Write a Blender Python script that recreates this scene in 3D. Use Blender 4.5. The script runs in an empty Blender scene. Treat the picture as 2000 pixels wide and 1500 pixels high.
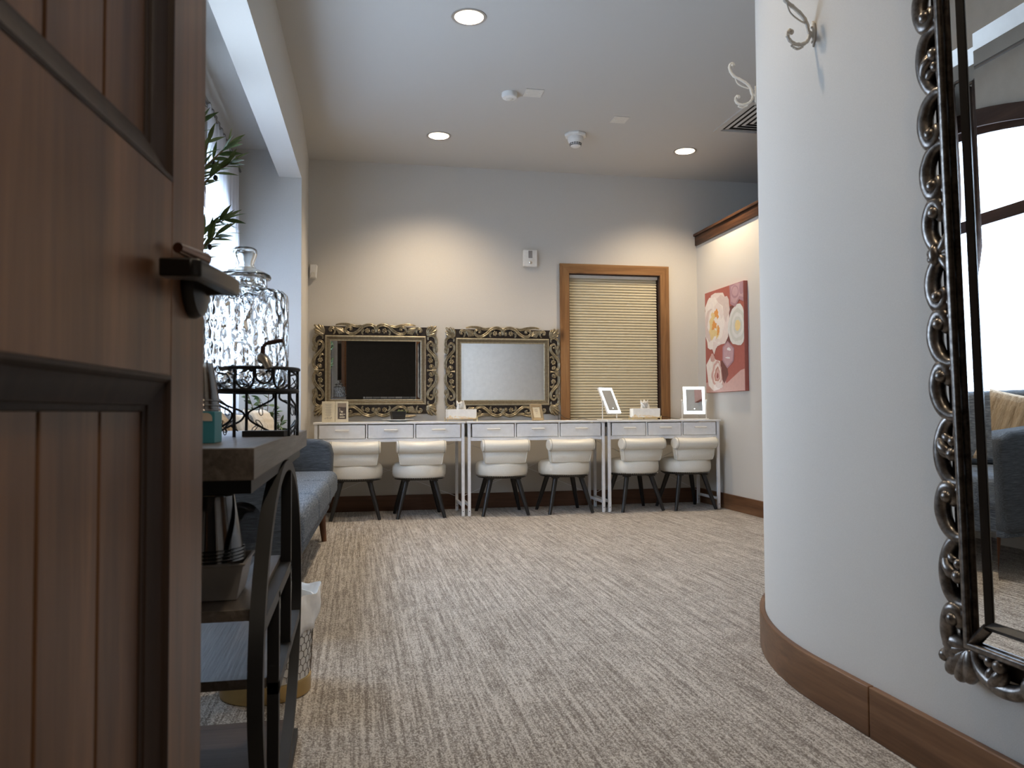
import bpy, bmesh, math, random
from mathutils import Vector, Matrix, Euler
random.seed(7)
SC = bpy.context.scene
COL = SC.collection
PI = math.pi
R = math.radians

# ---------------------------------------------------------------- camera
def make_camera():
    yaw, pitch, roll = R(11.1), R(2.06), R(.33)
    f = Vector((math.sin(yaw)*math.cos(pitch), math.cos(yaw)*math.cos(pitch), math.sin(pitch)))
    r = Vector((math.cos(yaw), -math.sin(yaw), 0))
    u = r.cross(f)
    r2 = r*math.cos(roll) - u*math.sin(roll)
    u2 = u*math.cos(roll) + r*math.sin(roll)
    m = Matrix((r2, u2, -f)).transposed().to_4x4()
    m.translation = Vector((0, 0, .825))
    cd = bpy.data.cameras.new('camera')
    cd.sensor_width = 36; cd.lens = 1555/2000*36
    cd.clip_start = .02; cd.clip_end = 60
    cd.dof.use_dof = True; cd.dof.focus_distance = 5.0; cd.dof.aperture_fstop = 10
    o = bpy.data.objects.new('camera', cd); COL.objects.link(o)
    o.matrix_world = m
    SC.camera = o
make_camera()
SC.view_settings.view_transform = 'Standard'
SC.view_settings.look = 'None'
SC.view_settings.gamma = 1
SC.view_settings.use_curve_mapping = False
SC.view_settings.exposure = 0.8
W = bpy.data.worlds.new('world'); SC.world = W; W.use_nodes = True
W.node_tree.nodes['Background'].inputs[0].default_value = (.62, .72, .85, 1)
W.node_tree.nodes['Background'].inputs[1].default_value = .6
# light strengths
PANE = 5.9          # daylight on the frosted panes
CAN_W = 60          # ceiling downlights
HALL_W = 13         # unseen area light brightening the hall behind the doorway

# ---------------------------------------------------------------- materials
MATS = {}
def nt(name):
    m = bpy.data.materials.new(name); m.use_nodes = True
    n = m.node_tree; b = n.nodes['Principled BSDF']
    MATS[name] = m
    return m, n, b
def setp(b, col=None, rough=None, metal=None, **kw):
    if col is not None: b.inputs['Base Color'].default_value = (*col, 1)
    if rough is not None: b.inputs['Roughness'].default_value = rough
    if metal is not None: b.inputs['Metallic'].default_value = metal
    for k, v in kw.items():
        b.inputs[k.replace('_', ' ')].default_value = v
def coords(n, scale=(1, 1, 1), rot=(0, 0, 0)):
    tc = n.nodes.new('ShaderNodeTexCoord'); mp = n.nodes.new('ShaderNodeMapping')
    mp.inputs['Scale'].default_value = scale; mp.inputs['Rotation'].default_value = rot
    n.links.new(tc.outputs['Object'], mp.inputs[0]); return mp.outputs[0]
def noise(n, vec, scale, detail=4, rough=.6, dist=0):
    t = n.nodes.new('ShaderNodeTexNoise'); t.inputs['Scale'].default_value = scale
    t.inputs['Detail'].default_value = detail; t.inputs['Roughness'].default_value = rough
    t.inputs['Distortion'].default_value = dist
    n.links.new(vec, t.inputs['Vector']); return t.outputs['Fac']
def ramp(n, fac, stops):
    r = n.nodes.new('ShaderNodeValToRGB'); e = r.color_ramp.elements
    while len(e) < len(stops): e.new(.5)
    for i, (p, c) in enumerate(stops):
        e[i].position = p; e[i].color = (*c, 1)
    n.links.new(fac, r.inputs[0]); return r.outputs[0]
def mixc(n, fac, a, b, mode='MIX'):
    m = n.nodes.new('ShaderNodeMix'); m.data_type = 'RGBA'; m.blend_type = mode
    for s, v in ((m.inputs[0], fac), (m.inputs[6], a), (m.inputs[7], b)):
        if isinstance(v, (int, float)): s.default_value = v
        elif isinstance(v, tuple): s.default_value = (*v, 1)
        else: n.links.new(v, s)
    return m.outputs[2]
def bump(n, b, h, strength=.3, dist=.01):
    bp = n.nodes.new('ShaderNodeBump'); bp.inputs['Strength'].default_value = strength
    bp.inputs['Distance'].default_value = dist
    n.links.new(h, bp.inputs['Height']); n.links.new(bp.outputs[0], b.inputs['Normal'])
def plain(name, col, rough=.5, metal=0, bmp=0, bscale=200, **kw):
    m, n, b = nt(name); setp(b, col, rough, metal, **kw)
    v = coords(n); f = noise(n, v, bscale if bmp else 30, 2)
    c = ramp(n, f, [(.3, tuple(x*.96 for x in col)), (.7, tuple(min(1, x*1.04) for x in col))])
    n.links.new(c, b.inputs['Base Color'])
    if bmp: bump(n, b, f, bmp, .002)
    return m
def wood(name, c1, c2, c3, axis='z', rough=.45, scale=1, bmp=.1, knots=False, **kw):
    m, n, b = nt(name); setp(b, None, rough, **kw); b.inputs['Specular IOR Level'].default_value = .3
    s = [9*scale]*3; s['xyz'.index(axis)] = .7*scale
    v = coords(n, tuple(s))
    f = noise(n, v, 1.6, 6, .62, .8)
    s2 = [60*scale]*3; s2['xyz'.index(axis)] = 2.2*scale
    g = noise(n, coords(n, tuple(s2)), 1.5, 3, .6)
    c = ramp(n, f, [(.28, c1), (.5, c2), (.75, c3)])
    d = ramp(n, g, [(.35, (.72, .72, .72)), (.62, (1.08, 1.08, 1.08))])
    c = mixc(n, .6, c, d, 'MULTIPLY')
    if knots:
        sk = [3.4]*3; sk['xyz'.index(axis)] = 1.5
        vo = n.nodes.new('ShaderNodeTexVoronoi'); vo.inputs['Scale'].default_value = 1.5
        n.links.new(coords(n, tuple(sk)), vo.inputs['Vector'])
        k = ramp(n, vo.outputs['Distance'], [(.03, (.12, .07, .04)), (.16, (1, 1, 1))])
        c = mixc(n, .75, c, k, 'MULTIPLY')
    n.links.new(c, b.inputs['Base Color'])
    if bmp: bump(n, b, g, bmp, .003)
    return m
def fabric(name, c1, c2, c3, axis='x', scale=1, bmp=.5):
    m, n, b = nt(name); setp(b, None, .92)
    s = [160*scale]*3; s['xyz'.index(axis)] = 14*scale
    f = noise(n, coords(n, tuple(s)), 1.4, 3, .7)
    g = noise(n, coords(n), 420*scale, 2)
    c = ramp(n, f, [(.3, c1), (.5, c2), (.7, c3)])
    n.links.new(c, b.inputs['Base Color'])
    mm = n.nodes.new('ShaderNodeMath'); mm.operation = 'ADD'
    n.links.new(f, mm.inputs[0]); n.links.new(g, mm.inputs[1])
    bump(n, b, mm.outputs[0], bmp, .003)
    return m
def glass(name, col=(1, 1, 1), rough=0, ior=1.48, bumpkind=None):
    m, n, b = nt(name); setp(b, col, rough, 0, Transmission_Weight=1.0, IOR=ior)
    return m, n, b

plain('wall_paint', (.60, .575, .535), .85, bmp=.12, bscale=380)
plain('ceiling_paint', (.54, .52, .49), .9, bmp=.1, bscale=300)
plain('hall_paint', (.10, .085, .07), .9)
plain('dark_void', (.02, .018, .016), .9)
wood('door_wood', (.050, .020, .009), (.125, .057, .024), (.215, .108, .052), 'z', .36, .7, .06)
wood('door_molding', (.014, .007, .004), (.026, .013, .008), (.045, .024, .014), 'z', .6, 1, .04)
wood('base_wood', (.095, .042, .018), (.165, .080, .038), (.235, .125, .065), 'y', .38, 1, .05)
wood('base_wood_x', (.070, .030, .016), (.125, .058, .032), (.170, .085, .05), 'x', .4, 1, .05)
wood('alder', (.17, .080, .032), (.28, .145, .060), (.38, .215, .100), 'z', .42, 1, .05, knots=True)
wood('alder_x', (.17, .080, .032), (.28, .145, .060), (.38, .215, .100), 'x', .42, 1, .05, knots=True)
wood('cap_wood', (.025, .010, .005), (.055, .023, .011), (.15, .065, .028), 'y', .4, 1, .05)
wood('window_wood', (.028, .015, .012), (.06, .032, .024), (.09, .05, .038), 'y', .4, 1, .03)
wood('shelf_wood', (.050, .038, .031), (.095, .078, .066), (.155, .132, .115), 'y', .42, 1.6, .25)
wood('shelf_end', (.040, .022, .015), (.075, .045, .032), (.11, .07, .05), 'x', .5, 1.6, .2)
wood('leg_wood', (.08, .030, .015), (.14, .06, .03), (.2, .09, .05), 'z', .4, 2, .05)
plain('black_metal', (.006, .006, .007), .5, 0, Specular_IOR_Level=.35)
plain('black_wood', (.012, .011, .011), .35)
plain('black_plastic', (.014, .014, .015), .45)
plain('bronze_black', (.012, .010, .009), .3, .4)
plain('copper_dark', (.16, .09, .06), .25, .9)
plain('white_laminate', (.84, .85, .87), .38)
plain('white_metal', (.82, .83, .86), .35)
plain('white_plastic', (.78, .77, .74), .45)
plain('warm_plastic', (.66, .63, .57), .5)
plain('white_ceramic', (.82, .82, .80), .15)
plain('white_paper', (.86, .85, .82), .8)
plain('cream_paper', (.72, .66, .52), .8)
plain('ink_dark', (.09, .07, .065), .7)
plain('ink_grey', (.35, .31, .27), .7)
plain('ink_tan', (.30, .24, .19), .7)
plain('leather', (.82, .80, .73), .36, bmp=.15, bscale=160)
plain('leather_seam', (.45, .44, .40), .5)
plain('chrome', (.75, .73, .70), .18, 1)
plain('nickel', (.55, .50, .44), .25, 1)
plain('screw_steel', (.30, .30, .31), .35, 1)
plain('gold', (.72, .52, .22), .28, 1)
plain('brass_band', (.50, .36, .16), .38, .9)
plain('can_trim', (.42, .40, .38), .4, .6)
plain('can_reflector', (.9, .88, .82), .25, .2)
plain('plaster_vent', (.52, .50, .47), .6)
plain('tan_frame', (.42, .33, .21), .4, .35)
plain('soil', (.06, .045, .03), .95)
plain('pot_black', (.012, .012, .013), .4)
plain('pot_grey', (.20, .20, .20), .7)
plain('teal_card', (.035, .21, .27), .55)
plain('sand_card', (.55, .47, .40), .6)
plain('tub_grey', (.30, .28, .27), .55)
plain('olive_fruit', (.010, .008, .012), .25)
plain('stem_brown', (.16, .11, .06), .8)
plain('liner_white', (.82, .81, .79), .6, bmp=.3, bscale=40)
plain('basket_white', (.75, .73, .69), .55)
plain('hex_line', (.10, .075, .055), .5)
plain('hook_white', (.74, .70, .63), .5, bmp=.9, bscale=260)
plain('cable_black', (.012, .012, .012), .5)
plain('cable_white', (.75, .75, .75), .5)
plain('rod_metal', (.20, .19, .18), .3, 1)
plain('wood_spigot', (.045, .018, .012), .4)
plain('can_box_sand', (.4, .37, .34), .7)
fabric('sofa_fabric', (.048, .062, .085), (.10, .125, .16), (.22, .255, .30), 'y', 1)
fabric('sofa_fabric_shade', (.035, .042, .052), (.065, .077, .094), (.11, .13, .155), 'x', 1)  # darker copy of the sofa fabric, shade on the arms put into colour
fabric('pillow_cream', (.52, .46, .38), (.66, .60, .51), (.78, .72, .63), 'z', .5)
fabric('pillow_tan', (.24, .17, .10), (.38, .29, .19), (.5, .4, .28), 'z', .4)
fabric('drape_brown', (.035, .022, .018), (.06, .04, .033), (.09, .062, .05), 'z', .6, .2)

def m_blind():
    m, n, b = nt('blind_fabric'); setp(b, (.60, .54, .40), .85)
m_blind()
def m_sheer():
    m, n, b = nt('sheer_fabric')
    out = n.nodes['Material Output']
    tr = n.nodes.new('ShaderNodeBsdfTranslucent'); tr.inputs[0].default_value = (.88, .89, .93, 1)
    df = n.nodes.new('ShaderNodeBsdfDiffuse'); df.inputs[0].default_value = (.86, .86, .88, 1)
    tp = n.nodes.new('ShaderNodeBsdfTransparent')
    s1 = n.nodes.new('ShaderNodeMixShader'); s1.inputs[0].default_value = .45
    s2 = n.nodes.new('ShaderNodeMixShader'); s2.inputs[0].default_value = .16
    n.links.new(tr.outputs[0], s1.inputs[1]); n.links.new(df.outputs[0], s1.inputs[2])
    n.links.new(s1.outputs[0], s2.inputs[1]); n.links.new(tp.outputs[0], s2.inputs[2])
    n.links.new(s2.outputs[0], out.inputs[0])
m_sheer()
def m_carpet():
    m, n, b = nt('carpet'); setp(b, None, .95)
    st = noise(n, coords(n, (78, 1.5, 1)), 1.0, 4, .6, 0)        # long thin rows
    st2 = noise(n, coords(n, (150, 9, 1)), 1.0, 4, .6)
    bl = noise(n, coords(n, (11, 8, 1)), 1.0, 3, .6)
    wv = n.nodes.new('ShaderNodeTexVoronoi'); wv.inputs['Scale'].default_value = 1
    n.links.new(coords(n, (310, 190, 1), (0, 0, .5)), wv.inputs['Vector'])
    def add(a, ka, c, kc):
        m1 = n.nodes.new('ShaderNodeMath'); m1.operation = 'MULTIPLY'; n.links.new(a, m1.inputs[0]); m1.inputs[1].default_value = ka
        m2 = n.nodes.new('ShaderNodeMath'); m2.operation = 'MULTIPLY_ADD'; n.links.new(c, m2.inputs[0]); m2.inputs[1].default_value = kc
        n.links.new(m1.outputs[0], m2.inputs[2]); return m2.outputs[0]
    a = add(st, .44, st2, .30); a = add(a, 1, bl, .12)
    rnd = n.nodes.new('ShaderNodeSeparateColor'); n.links.new(wv.outputs['Color'], rnd.inputs[0])
    a = add(a, 1, rnd.outputs[0], .20)
    c = ramp(n, a, [(.41, (.14, .115, .095)), (.49, (.25, .22, .19)), (.545, (.39, .355, .32)), (.63, (.60, .565, .525))])
    n.links.new(c, b.inputs['Base Color'])
    bump(n, b, add(wv.outputs['Distance'], -1.0, st2, .3), .55, .004)
    setp(b, Sheen_Weight=.15)
m_carpet()
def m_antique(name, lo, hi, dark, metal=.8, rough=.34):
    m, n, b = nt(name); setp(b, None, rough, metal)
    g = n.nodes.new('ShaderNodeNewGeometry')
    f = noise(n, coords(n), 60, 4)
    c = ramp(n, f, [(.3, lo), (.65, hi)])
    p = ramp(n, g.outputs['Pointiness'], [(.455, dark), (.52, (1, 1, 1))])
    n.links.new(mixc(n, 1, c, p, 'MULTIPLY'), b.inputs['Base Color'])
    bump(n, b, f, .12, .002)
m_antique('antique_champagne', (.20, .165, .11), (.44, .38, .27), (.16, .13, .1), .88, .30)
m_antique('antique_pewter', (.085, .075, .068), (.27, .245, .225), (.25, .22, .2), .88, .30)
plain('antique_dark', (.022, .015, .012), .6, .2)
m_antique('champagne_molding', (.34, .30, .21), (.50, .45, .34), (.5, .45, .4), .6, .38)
plain('mirror_silver', (.92, .93, .93), .0, 1)
plain('mirror_dim', (.80, .82, .82), .01, 1)
def m_emit(name, col, s):
    m, n, b = nt(name); setp(b, col, .5)
    b.inputs['Emission Color'].default_value = (*col, 1); b.inputs['Emission Strength'].default_value = s
m_emit('can_lamp', (1, .86, .66), 14)
m_emit('led_white', (.80, .93, 1), 2.6)
def m_pane():
    m, n, b = nt('frosted_pane'); setp(b, (.5, .5, .5), .35)
    vo = n.nodes.new('ShaderNodeTexVoronoi'); vo.inputs['Scale'].default_value = 75
    n.links.new(coords(n), vo.inputs['Vector'])
    c = ramp(n, vo.outputs['Distance'], [(.0, (.46, .63, .87)), (.6, (.63, .79, 1.0))])
    n.links.new(c, b.inputs['Emission Color']); b.inputs['Emission Strength'].default_value = PANE
    b.inputs['Base Color'].default_value = (.3, .4, .45, 1)
m_pane()
def m_pebble():
    m, n, b = glass('hammered_glass', (.97, .99, 1), .0, 1.45)
    vo = n.nodes.new('ShaderNodeTexVoronoi'); vo.feature = 'SMOOTH_F1'
    vo.inputs['Scale'].default_value = 1; vo.inputs['Smoothness'].default_value = .6
    n.links.new(coords(n, (66, 66, 40)), vo.inputs['Vector'])
    bump(n, b, vo.outputs['Distance'], 1.0, .009)
m_pebble()
glass('clear_glass', (.97, .99, .99), 0, 1.48)
def m_thin(name, tint, gl=.25, rough=.08):
    m, n, b = nt(name); out = n.nodes['Material Output']
    tp = n.nodes.new('ShaderNodeBsdfTransparent'); tp.inputs[0].default_value = (*tint, 1)
    gs = n.nodes.new('ShaderNodeBsdfGlossy'); gs.inputs[0].default_value = (.9, .9, .92, 1); gs.inputs[1].default_value = rough
    fr = n.nodes.new('ShaderNodeFresnel'); fr.inputs[0].default_value = 1.5
    ad = n.nodes.new('ShaderNodeMath'); ad.operation = 'ADD'; ad.inputs[1].default_value = gl; ad.use_clamp = True
    n.links.new(fr.outputs[0], ad.inputs[0])
    mx = n.nodes.new('ShaderNodeMixShader'); n.links.new(ad.outputs[0], mx.inputs[0])
    n.links.new(tp.outputs[0], mx.inputs[1]); n.links.new(gs.outputs[0], mx.inputs[2]); n.links.new(mx.outputs[0], out.inputs[0])
m_thin('thin_plastic', (.86, .86, .86), .10)
m_thin('cup_plastic', (.78, .76, .73), .16)
def m_leaf(name, c1, c2):
    m, n, b = nt(name); f = noise(n, coords(n), 14, 3)
    n.links.new(ramp(n, f, [(.35, c1), (.65, c2)]), b.inputs['Base Color']); setp(b, None, .5)
m_leaf('olive_leaf', (.05, .10, .03), (.15, .21, .075))
m_leaf('fern_leaf', (.035, .07, .02), (.10, .15, .05))
m_leaf('succulent', (.07, .12, .03), (.22, .27, .08))
def m_stone():
    m, n, b = nt('stone_block'); br = n.nodes.new('ShaderNodeTexBrick')
    n.links.new(coords(n, (1, 1, 1), (R(90), 0, 0)), br.inputs['Vector'])
    br.inputs['Color1'].default_value = (.55, .54, .52, 1); br.inputs['Color2'].default_value = (.20, .20, .20, 1)
    br.inputs['Mortar'].default_value = (.05, .05, .05, 1); br.inputs['Scale'].default_value = 3.2
    n.links.new(br.outputs['Color'], b.inputs['Base Color']); setp(b, None, .8)
m_stone()
def m_marble():
    m, n, b = nt('gold_wash'); f = noise(n, coords(n, (14, 14, 40)), 1, 4, .6, 1)
    n.links.new(ramp(n, f, [(.42, (.86, .84, .80)), (.50, (.80, .60, .28)), (.58, (.84, .80, .78)), (.66, (.85, .45, .25)), (.72, (.86, .84, .82))]), b.inputs['Base Color'])
    setp(b, None, .4)
m_marble()
# printed colours of the rose canvas
for k, c in dict(rose_bg=(.40, .115, .092), rose_bg2=(.30, .07, .06), rose_shade=(.17, .06, .055), pet_a=(.80, .70, .66), pet_b=(.70, .58, .54), pet_c=(.86, .79, .74),
                 pet_w=(.72, .71, .68), pet_w2=(.62, .62, .57), pet_y=(.80, .62, .30), pet_o=(.78, .34, .09), pet_p=(.62, .38, .34), pet_q=(.50, .25, .20),
                 box_pink=(.52, .33, .36), box_line=(.40, .23, .27), ring_silver=(.75, .73, .74)).items():
    plain('print_'+k, c, .6)

# ---------------------------------------------------------------- mesh builder
class MB:
    def __init__(s): s.v = []; s.f = []; s.m = []; s.mi = 0
    def add(s, vs, fs, M=None):
        o = len(s.v)
        for p in vs:
            p = Vector(p)
            s.v.append(M @ p if M else p)
        for f in fs: s.f.append(tuple(o+i for i in f)); s.m.append(s.mi)
        return s
    def box(s, a, b, M=None):
        x0, y0, z0 = a; x1, y1, z1 = b
        return s.add([(x0,y0,z0),(x1,y0,z0),(x1,y1,z0),(x0,y1,z0),(x0,y0,z1),(x1,y0,z1),(x1,y1,z1),(x0,y1,z1)],
                     [(0,3,2,1),(4,5,6,7),(0,1,5,4),(1,2,6,5),(2,3,7,6),(3,0,4,7)], M)
    def cbox(s, c, d, M=None):
        return s.box([c[i]-d[i]/2 for i in range(3)], [c[i]+d[i]/2 for i in range(3)], M)
    def tube(s, pts, r, seg=10, closed=False, flat=1.0, up=None, caps=True, square=False):
        pts = [Vector(p) for p in pts]; n = len(pts)
        rs = r if isinstance(r, (list, tuple)) else [r]*n
        tang = []
        for i in range(n):
            if closed: t = pts[(i+1) % n]-pts[i-1]
            else: t = pts[min(i+1, n-1)]-pts[max(i-1, 0)]
            if t.length < 1e-9: t = Vector((0, 0, 1))
            tang.append(t.normalized())
        if up is None:
            up = Vector((0, 0, 1)) if abs(tang[0].z) < .9 else Vector((1, 0, 0))
            fixed = False
        else: up = Vector(up); fixed = True
        a = tang[0].cross(up).normalized(); vs = []
        off = .5 if square else 0
        for i in range(n):
            t = tang[i]
            if fixed: a = t.cross(up)
            else: a = a-t*a.dot(t)
            if a.length < 1e-6: a = t.orthogonal()
            a = a.normalized(); b_ = t.cross(a).normalized()
            for k in range(seg):
                th = 2*PI*(k+off)/seg
                vs.append(pts[i]+a*math.cos(th)*rs[i]+b_*math.sin(th)*rs[i]*flat)
        fs = []
        for i in range(n if closed else n-1):
            j = (i+1) % n
            for k in range(seg):
                l = (k+1) % seg
                fs.append((i*seg+k, i*seg+l, j*seg+l, j*seg+k))
        if caps and not closed:
            fs.append(tuple(range(seg-1, -1, -1))); fs.append(tuple((n-1)*seg+k for k in range(seg)))
        return s.add(vs, fs)
    def cyl(s, p0, p1, r0, r1=None, seg=20):
        return s.tube([p0, p1], [r0, r0 if r1 is None else r1], seg)
    def lathe(s, prof, seg=32, M=None, a0=0, a1=2*PI, sx=1, sy=1):
        full = abs(a1-a0-2*PI) < 1e-6; cols = seg if full else seg+1
        vs = []; fs = []
        for r, z in prof:
            for k in range(cols):
                a = a0+(a1-a0)*k/seg
                vs.append((r*math.cos(a)*sx, r*math.sin(a)*sy, z))
        for i in range(len(prof)-1):
            for k in range(seg):
                l = (k+1) % cols
                fs.append((i*cols+k, i*cols+l, (i+1)*cols+l, (i+1)*cols+k))
        return s.add(vs, fs, M)
    def ball(s, c, r, seg=12, sc=(1, 1, 1), M=None):
        T = Matrix.Translation(c) @ Matrix.Diagonal((sc[0], sc[1], sc[2], 1))
        if M: T = M @ T
        pr = [(max(r*math.sin(PI*i/(seg//2)), 1e-5), -r*math.cos(PI*i/(seg//2))) for i in range(seg//2+1)]
        return s.lathe(pr, seg, T)
    def prism(s, poly, h0, h1, plane='xz'):
        n = len(poly)
        def P(p, h): return {'xz': (p[0], h, p[1]), 'xy': (p[0], p[1], h), 'yz': (h, p[0], p[1])}[plane]
        vs = [P(p, h0) for p in poly]+[P(p, h1) for p in poly]
        fs = [tuple(range(n)), tuple(range(2*n-1, n-1, -1))]+[(i, n+i, n+(i+1) % n, (i+1) % n) for i in range(n)]
        return s.add(vs, fs)
    def sheet(s, g, M=None):
        nv = len(g); nu = len(g[0])
        return s.add([p for row in g for p in row], [(i*nu+j, i*nu+j+1, (i+1)*nu+j+1, (i+1)*nu+j) for i in range(nv-1) for j in range(nu-1)], M)
    def mitre(s, x0, z0, x1, z1, prof, flip=1):
        """rectangular moulding in the local xz plane; prof = (inset from the outer rectangle, y towards the viewer is -y)"""
        vs = []; fs = []
        for d, y in prof:
            vs += [(x0+d, -y*flip, z0+d), (x1-d, -y*flip, z0+d), (x1-d, -y*flip, z1-d), (x0+d, -y*flip, z1-d)]
        for i in range(len(prof)-1):
            for k in range(4):
                l = (k+1) % 4; fs.append((i*4+k, i*4+l, (i+1)*4+l, (i+1)*4+k))
        return s.add(vs, fs)
    def mat(s, i): s.mi = i; return s
    def build(s, name, mats, parent=None, bevel=0, bseg=2, sub=0, smooth=40, solid=0, loc=None, rot=None):
        me = bpy.data.meshes.new(name); me.from_pydata([tuple(v) for v in s.v], [], s.f)
        if isinstance(mats, str): mats = [mats]
        for k in mats: me.materials.append(MATS[k])
        for p, i in zip(me.polygons, s.m): p.material_index = min(i, len(mats)-1)
        bm = bmesh.new(); bm.from_mesh(me); bmesh.ops.recalc_face_normals(bm, faces=bm.faces); bm.to_mesh(me); bm.free()
        me.validate(); me.update()
        if smooth:
            me.shade_smooth()
            me.set_sharp_from_angle(angle=R(smooth))
        o = bpy.data.objects.new(name, me); COL.objects.link(o)
        if parent: o.parent = parent
        if loc: o.location = loc
        if rot: o.rotation_euler = rot
        if solid:
            md = o.modifiers.new('solid', 'SOLIDIFY'); md.thickness = solid; md.offset = 0
        if bevel:
            md = o.modifiers.new('bevel', 'BEVEL'); md.width = bevel; md.segments = bseg; md.limit_method = 'ANGLE'; md.angle_limit = R(35)
            md.harden_normals = False
        if sub:
            md = o.modifiers.new('sub', 'SUBSURF'); md.levels = sub; md.render_levels = sub
        return o

def tag(o, label, cat, group=None, kind=None):
    o['label'] = label; o['category'] = cat
    if group: o['group'] = group
    if kind: o['kind'] = kind
    return o
def struct(o): o['kind'] = 'structure'; return o
def thing(name, loc, label, cat, group=None, rz=0, rx=0, ry=0):
    o = bpy.data.objects.new(name, None); COL.objects.link(o); o.empty_display_size = .05
    o.location = loc; o.rotation_euler = (rx, ry, rz)
    return tag(o, label, cat, group)
def dup(root, loc, label, rz=None):
    r = root.copy(); COL.objects.link(r); r.location = loc
    r['label'] = label
    if rz is not None: r.rotation_euler = (root.rotation_euler[0], root.rotation_euler[1], rz)
    for ch in list(root.children):
        c = ch.copy(); COL.objects.link(c); c.parent = r
        for g in ch.children:
            d = g.copy(); COL.objects.link(d); d.parent = c
    return r
def catmull(P, n=8, closed=False):
    P = [Vector(p) for p in P]; out = []; m = len(P)
    rng = range(m) if closed else range(m-1)
    for i in rng:
        p0 = P[(i-1) % m] if closed or i > 0 else P[0]; p1 = P[i]; p2 = P[(i+1) % m]
        p3 = P[(i+2) % m] if closed or i+2 < m else P[-1]
        for k in range(n):
            t = k/n
            out.append(.5*((2*p1)+(-p0+p2)*t+(2*p0-5*p1+4*p2-p3)*t*t+(-p0+3*p1-3*p2+p3)*t**3))
    if not closed: out.append(P[-1])
    return out

# ================================================================ ROOM SHELL
H = 2.98; YB = 6.87; XR = 3.10
YE = 5.78      # far end of the window alcove
YN = .55       # near end of the alcove
XW = -.87      # window wall of the alcove
struct(MB().box((-1.3, -5.2, -.12), (6.2, YB+.15, 0)).build('floor', 'carpet'))
# ceiling with holes for the downlights, the last added to brighten the door
LIGHTS = [(.602, 4.224), (.63, 6.109), (2.67, 6.115), (.60, 2.34), (.60, .50)]
def make_ceiling():
    base = MB().box((-1.25, -.12, H), (5.9, YB+.12, H+.25)).build('ceiling', 'ceiling_paint', smooth=0)
    cut = MB()
    for x, y in LIGHTS: cut.cyl((x, y, H-.1), (x, y, H+.135), .079, seg=48)
    c = cut.build('cutter', 'ceiling_paint', smooth=0)
    md = base.modifiers.new('b', 'BOOLEAN'); md.operation = 'DIFFERENCE'; md.object = c; md.solver = 'EXACT'
    dg = bpy.context.evaluated_depsgraph_get()
    me = bpy.data.meshes.new_from_object(base.evaluated_get(dg))
    base.modifiers.clear(); base.data = me; bpy.data.objects.remove(c)
    struct(base)
make_ceiling()
# back wall with the window opening
wx0, wx1, wz0, wz1 = 1.865, 2.735, .72, 2.075
mb = MB()
mb.box((-.55, YB, 0), (wx0, YB+.12, H)).box((wx1, YB, 0), (5.8, YB+.12, H)).box((wx0, YB, 0), (wx1, YB+.12, wz0)).box((wx0, YB, wz1), (wx1, YB+.12, H))
struct(mb.build('wall_back', 'wall_paint', smooth=0))
# left wall: pier, alcove header, near pier (the wall runs very slightly off square)
def xl(y): return -.395+(YB-y)*.015/1.09 if y > YE else -.380-.0225*(YE-y) if y > 3.3 else -.4358-.001*(3.3-y)
mb = MB()
def quadbox(mb, y0, y1, z0, z1, t):
    a, b = xl(y0), xl(y1)
    mb.add([(a, y0, z0), (b, y1, z0), (b-t, y1, z0), (a-t, y0, z0), (a, y0, z1), (b, y1, z1), (b-t, y1, z1), (a-t, y0, z1)],
           [(0, 1, 2, 3), (4, 7, 6, 5), (0, 4, 5, 1), (1, 5, 6, 2), (2, 6, 7, 3), (3, 7, 4, 0)])
quadbox(mb, YE+.1, YB, 0, H, .17)
quadbox(mb, 3.3, YE, 2.50, H, .155); quadbox(mb, YN, 3.3, 2.50, H, .155)
quadbox(mb, -.12, YN, 0, H, .17)
struct(mb.build('wall_left', 'wall_paint', smooth=0))
struct(MB().box((XW-.3, YE, 0), (xl(YE), YE+.1, H)).build('wall_alcove_far', 'wall_paint', smooth=0))
struct(MB().box((XW-.3, YN-.1, 0), (xl(YN)-.16, YN, 2.75)).build('wall_alcove_near', 'wall_paint', smooth=0))
struct(MB().box((XW-.3, YN-.1, 2.685), (-.56, YE+.1, 2.78)).build('ceiling_alcove', 'ceiling_paint', smooth=0))
# window wall with an arched opening
AY0, AY1, ASILL, ASPR, ARISE = 2.75, 5.66, .74, 1.965, .33
AC = (AY0+AY1)/2; AH = (AY1-AY0)/2
def arch_z(y, spr=ASPR, rise=ARISE, hw=None):
    hw = hw or AH
    rad = (hw*hw+rise*rise)/(2*rise)
    return spr+math.sqrt(max(rad*rad-(y-AC)**2, 0))-(rad-rise)
def arch_pts(inset=0, n=28):
    y0, y1 = AY0+inset, AY1-inset
    return [(y0+(y1-y0)*i/n, arch_z(AC+(y0+(y1-y0)*i/n-AC), ASPR, ARISE-inset*.4, AH)-inset*.6) for i in range(n+1)]
mb = MB()
X0, X1 = XW-.16, XW
mb.box((X0, YN, 0), (X1, YE, ASILL)).box((X0, YN, ASILL), (X1, AY0, 2.7)).box((X0, AY1, ASILL), (X1, YE, 2.7))
ap = arch_pts()
for i in range(len(ap)-1):
    (ya, za), (yb, zb) = ap[i], ap[i+1]
    mb.add([(X0, ya, za), (X0, yb, zb), (X0, yb, 2.7), (X0, ya, 2.7), (X1, ya, za), (X1, yb, zb), (X1, yb, 2.7), (X1, ya, 2.7)],
           [(0, 1, 2, 3), (4, 7, 6, 5), (0, 4, 5, 1)])
struct(mb.build('wall_window', 'wall_paint', smooth=0))
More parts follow.
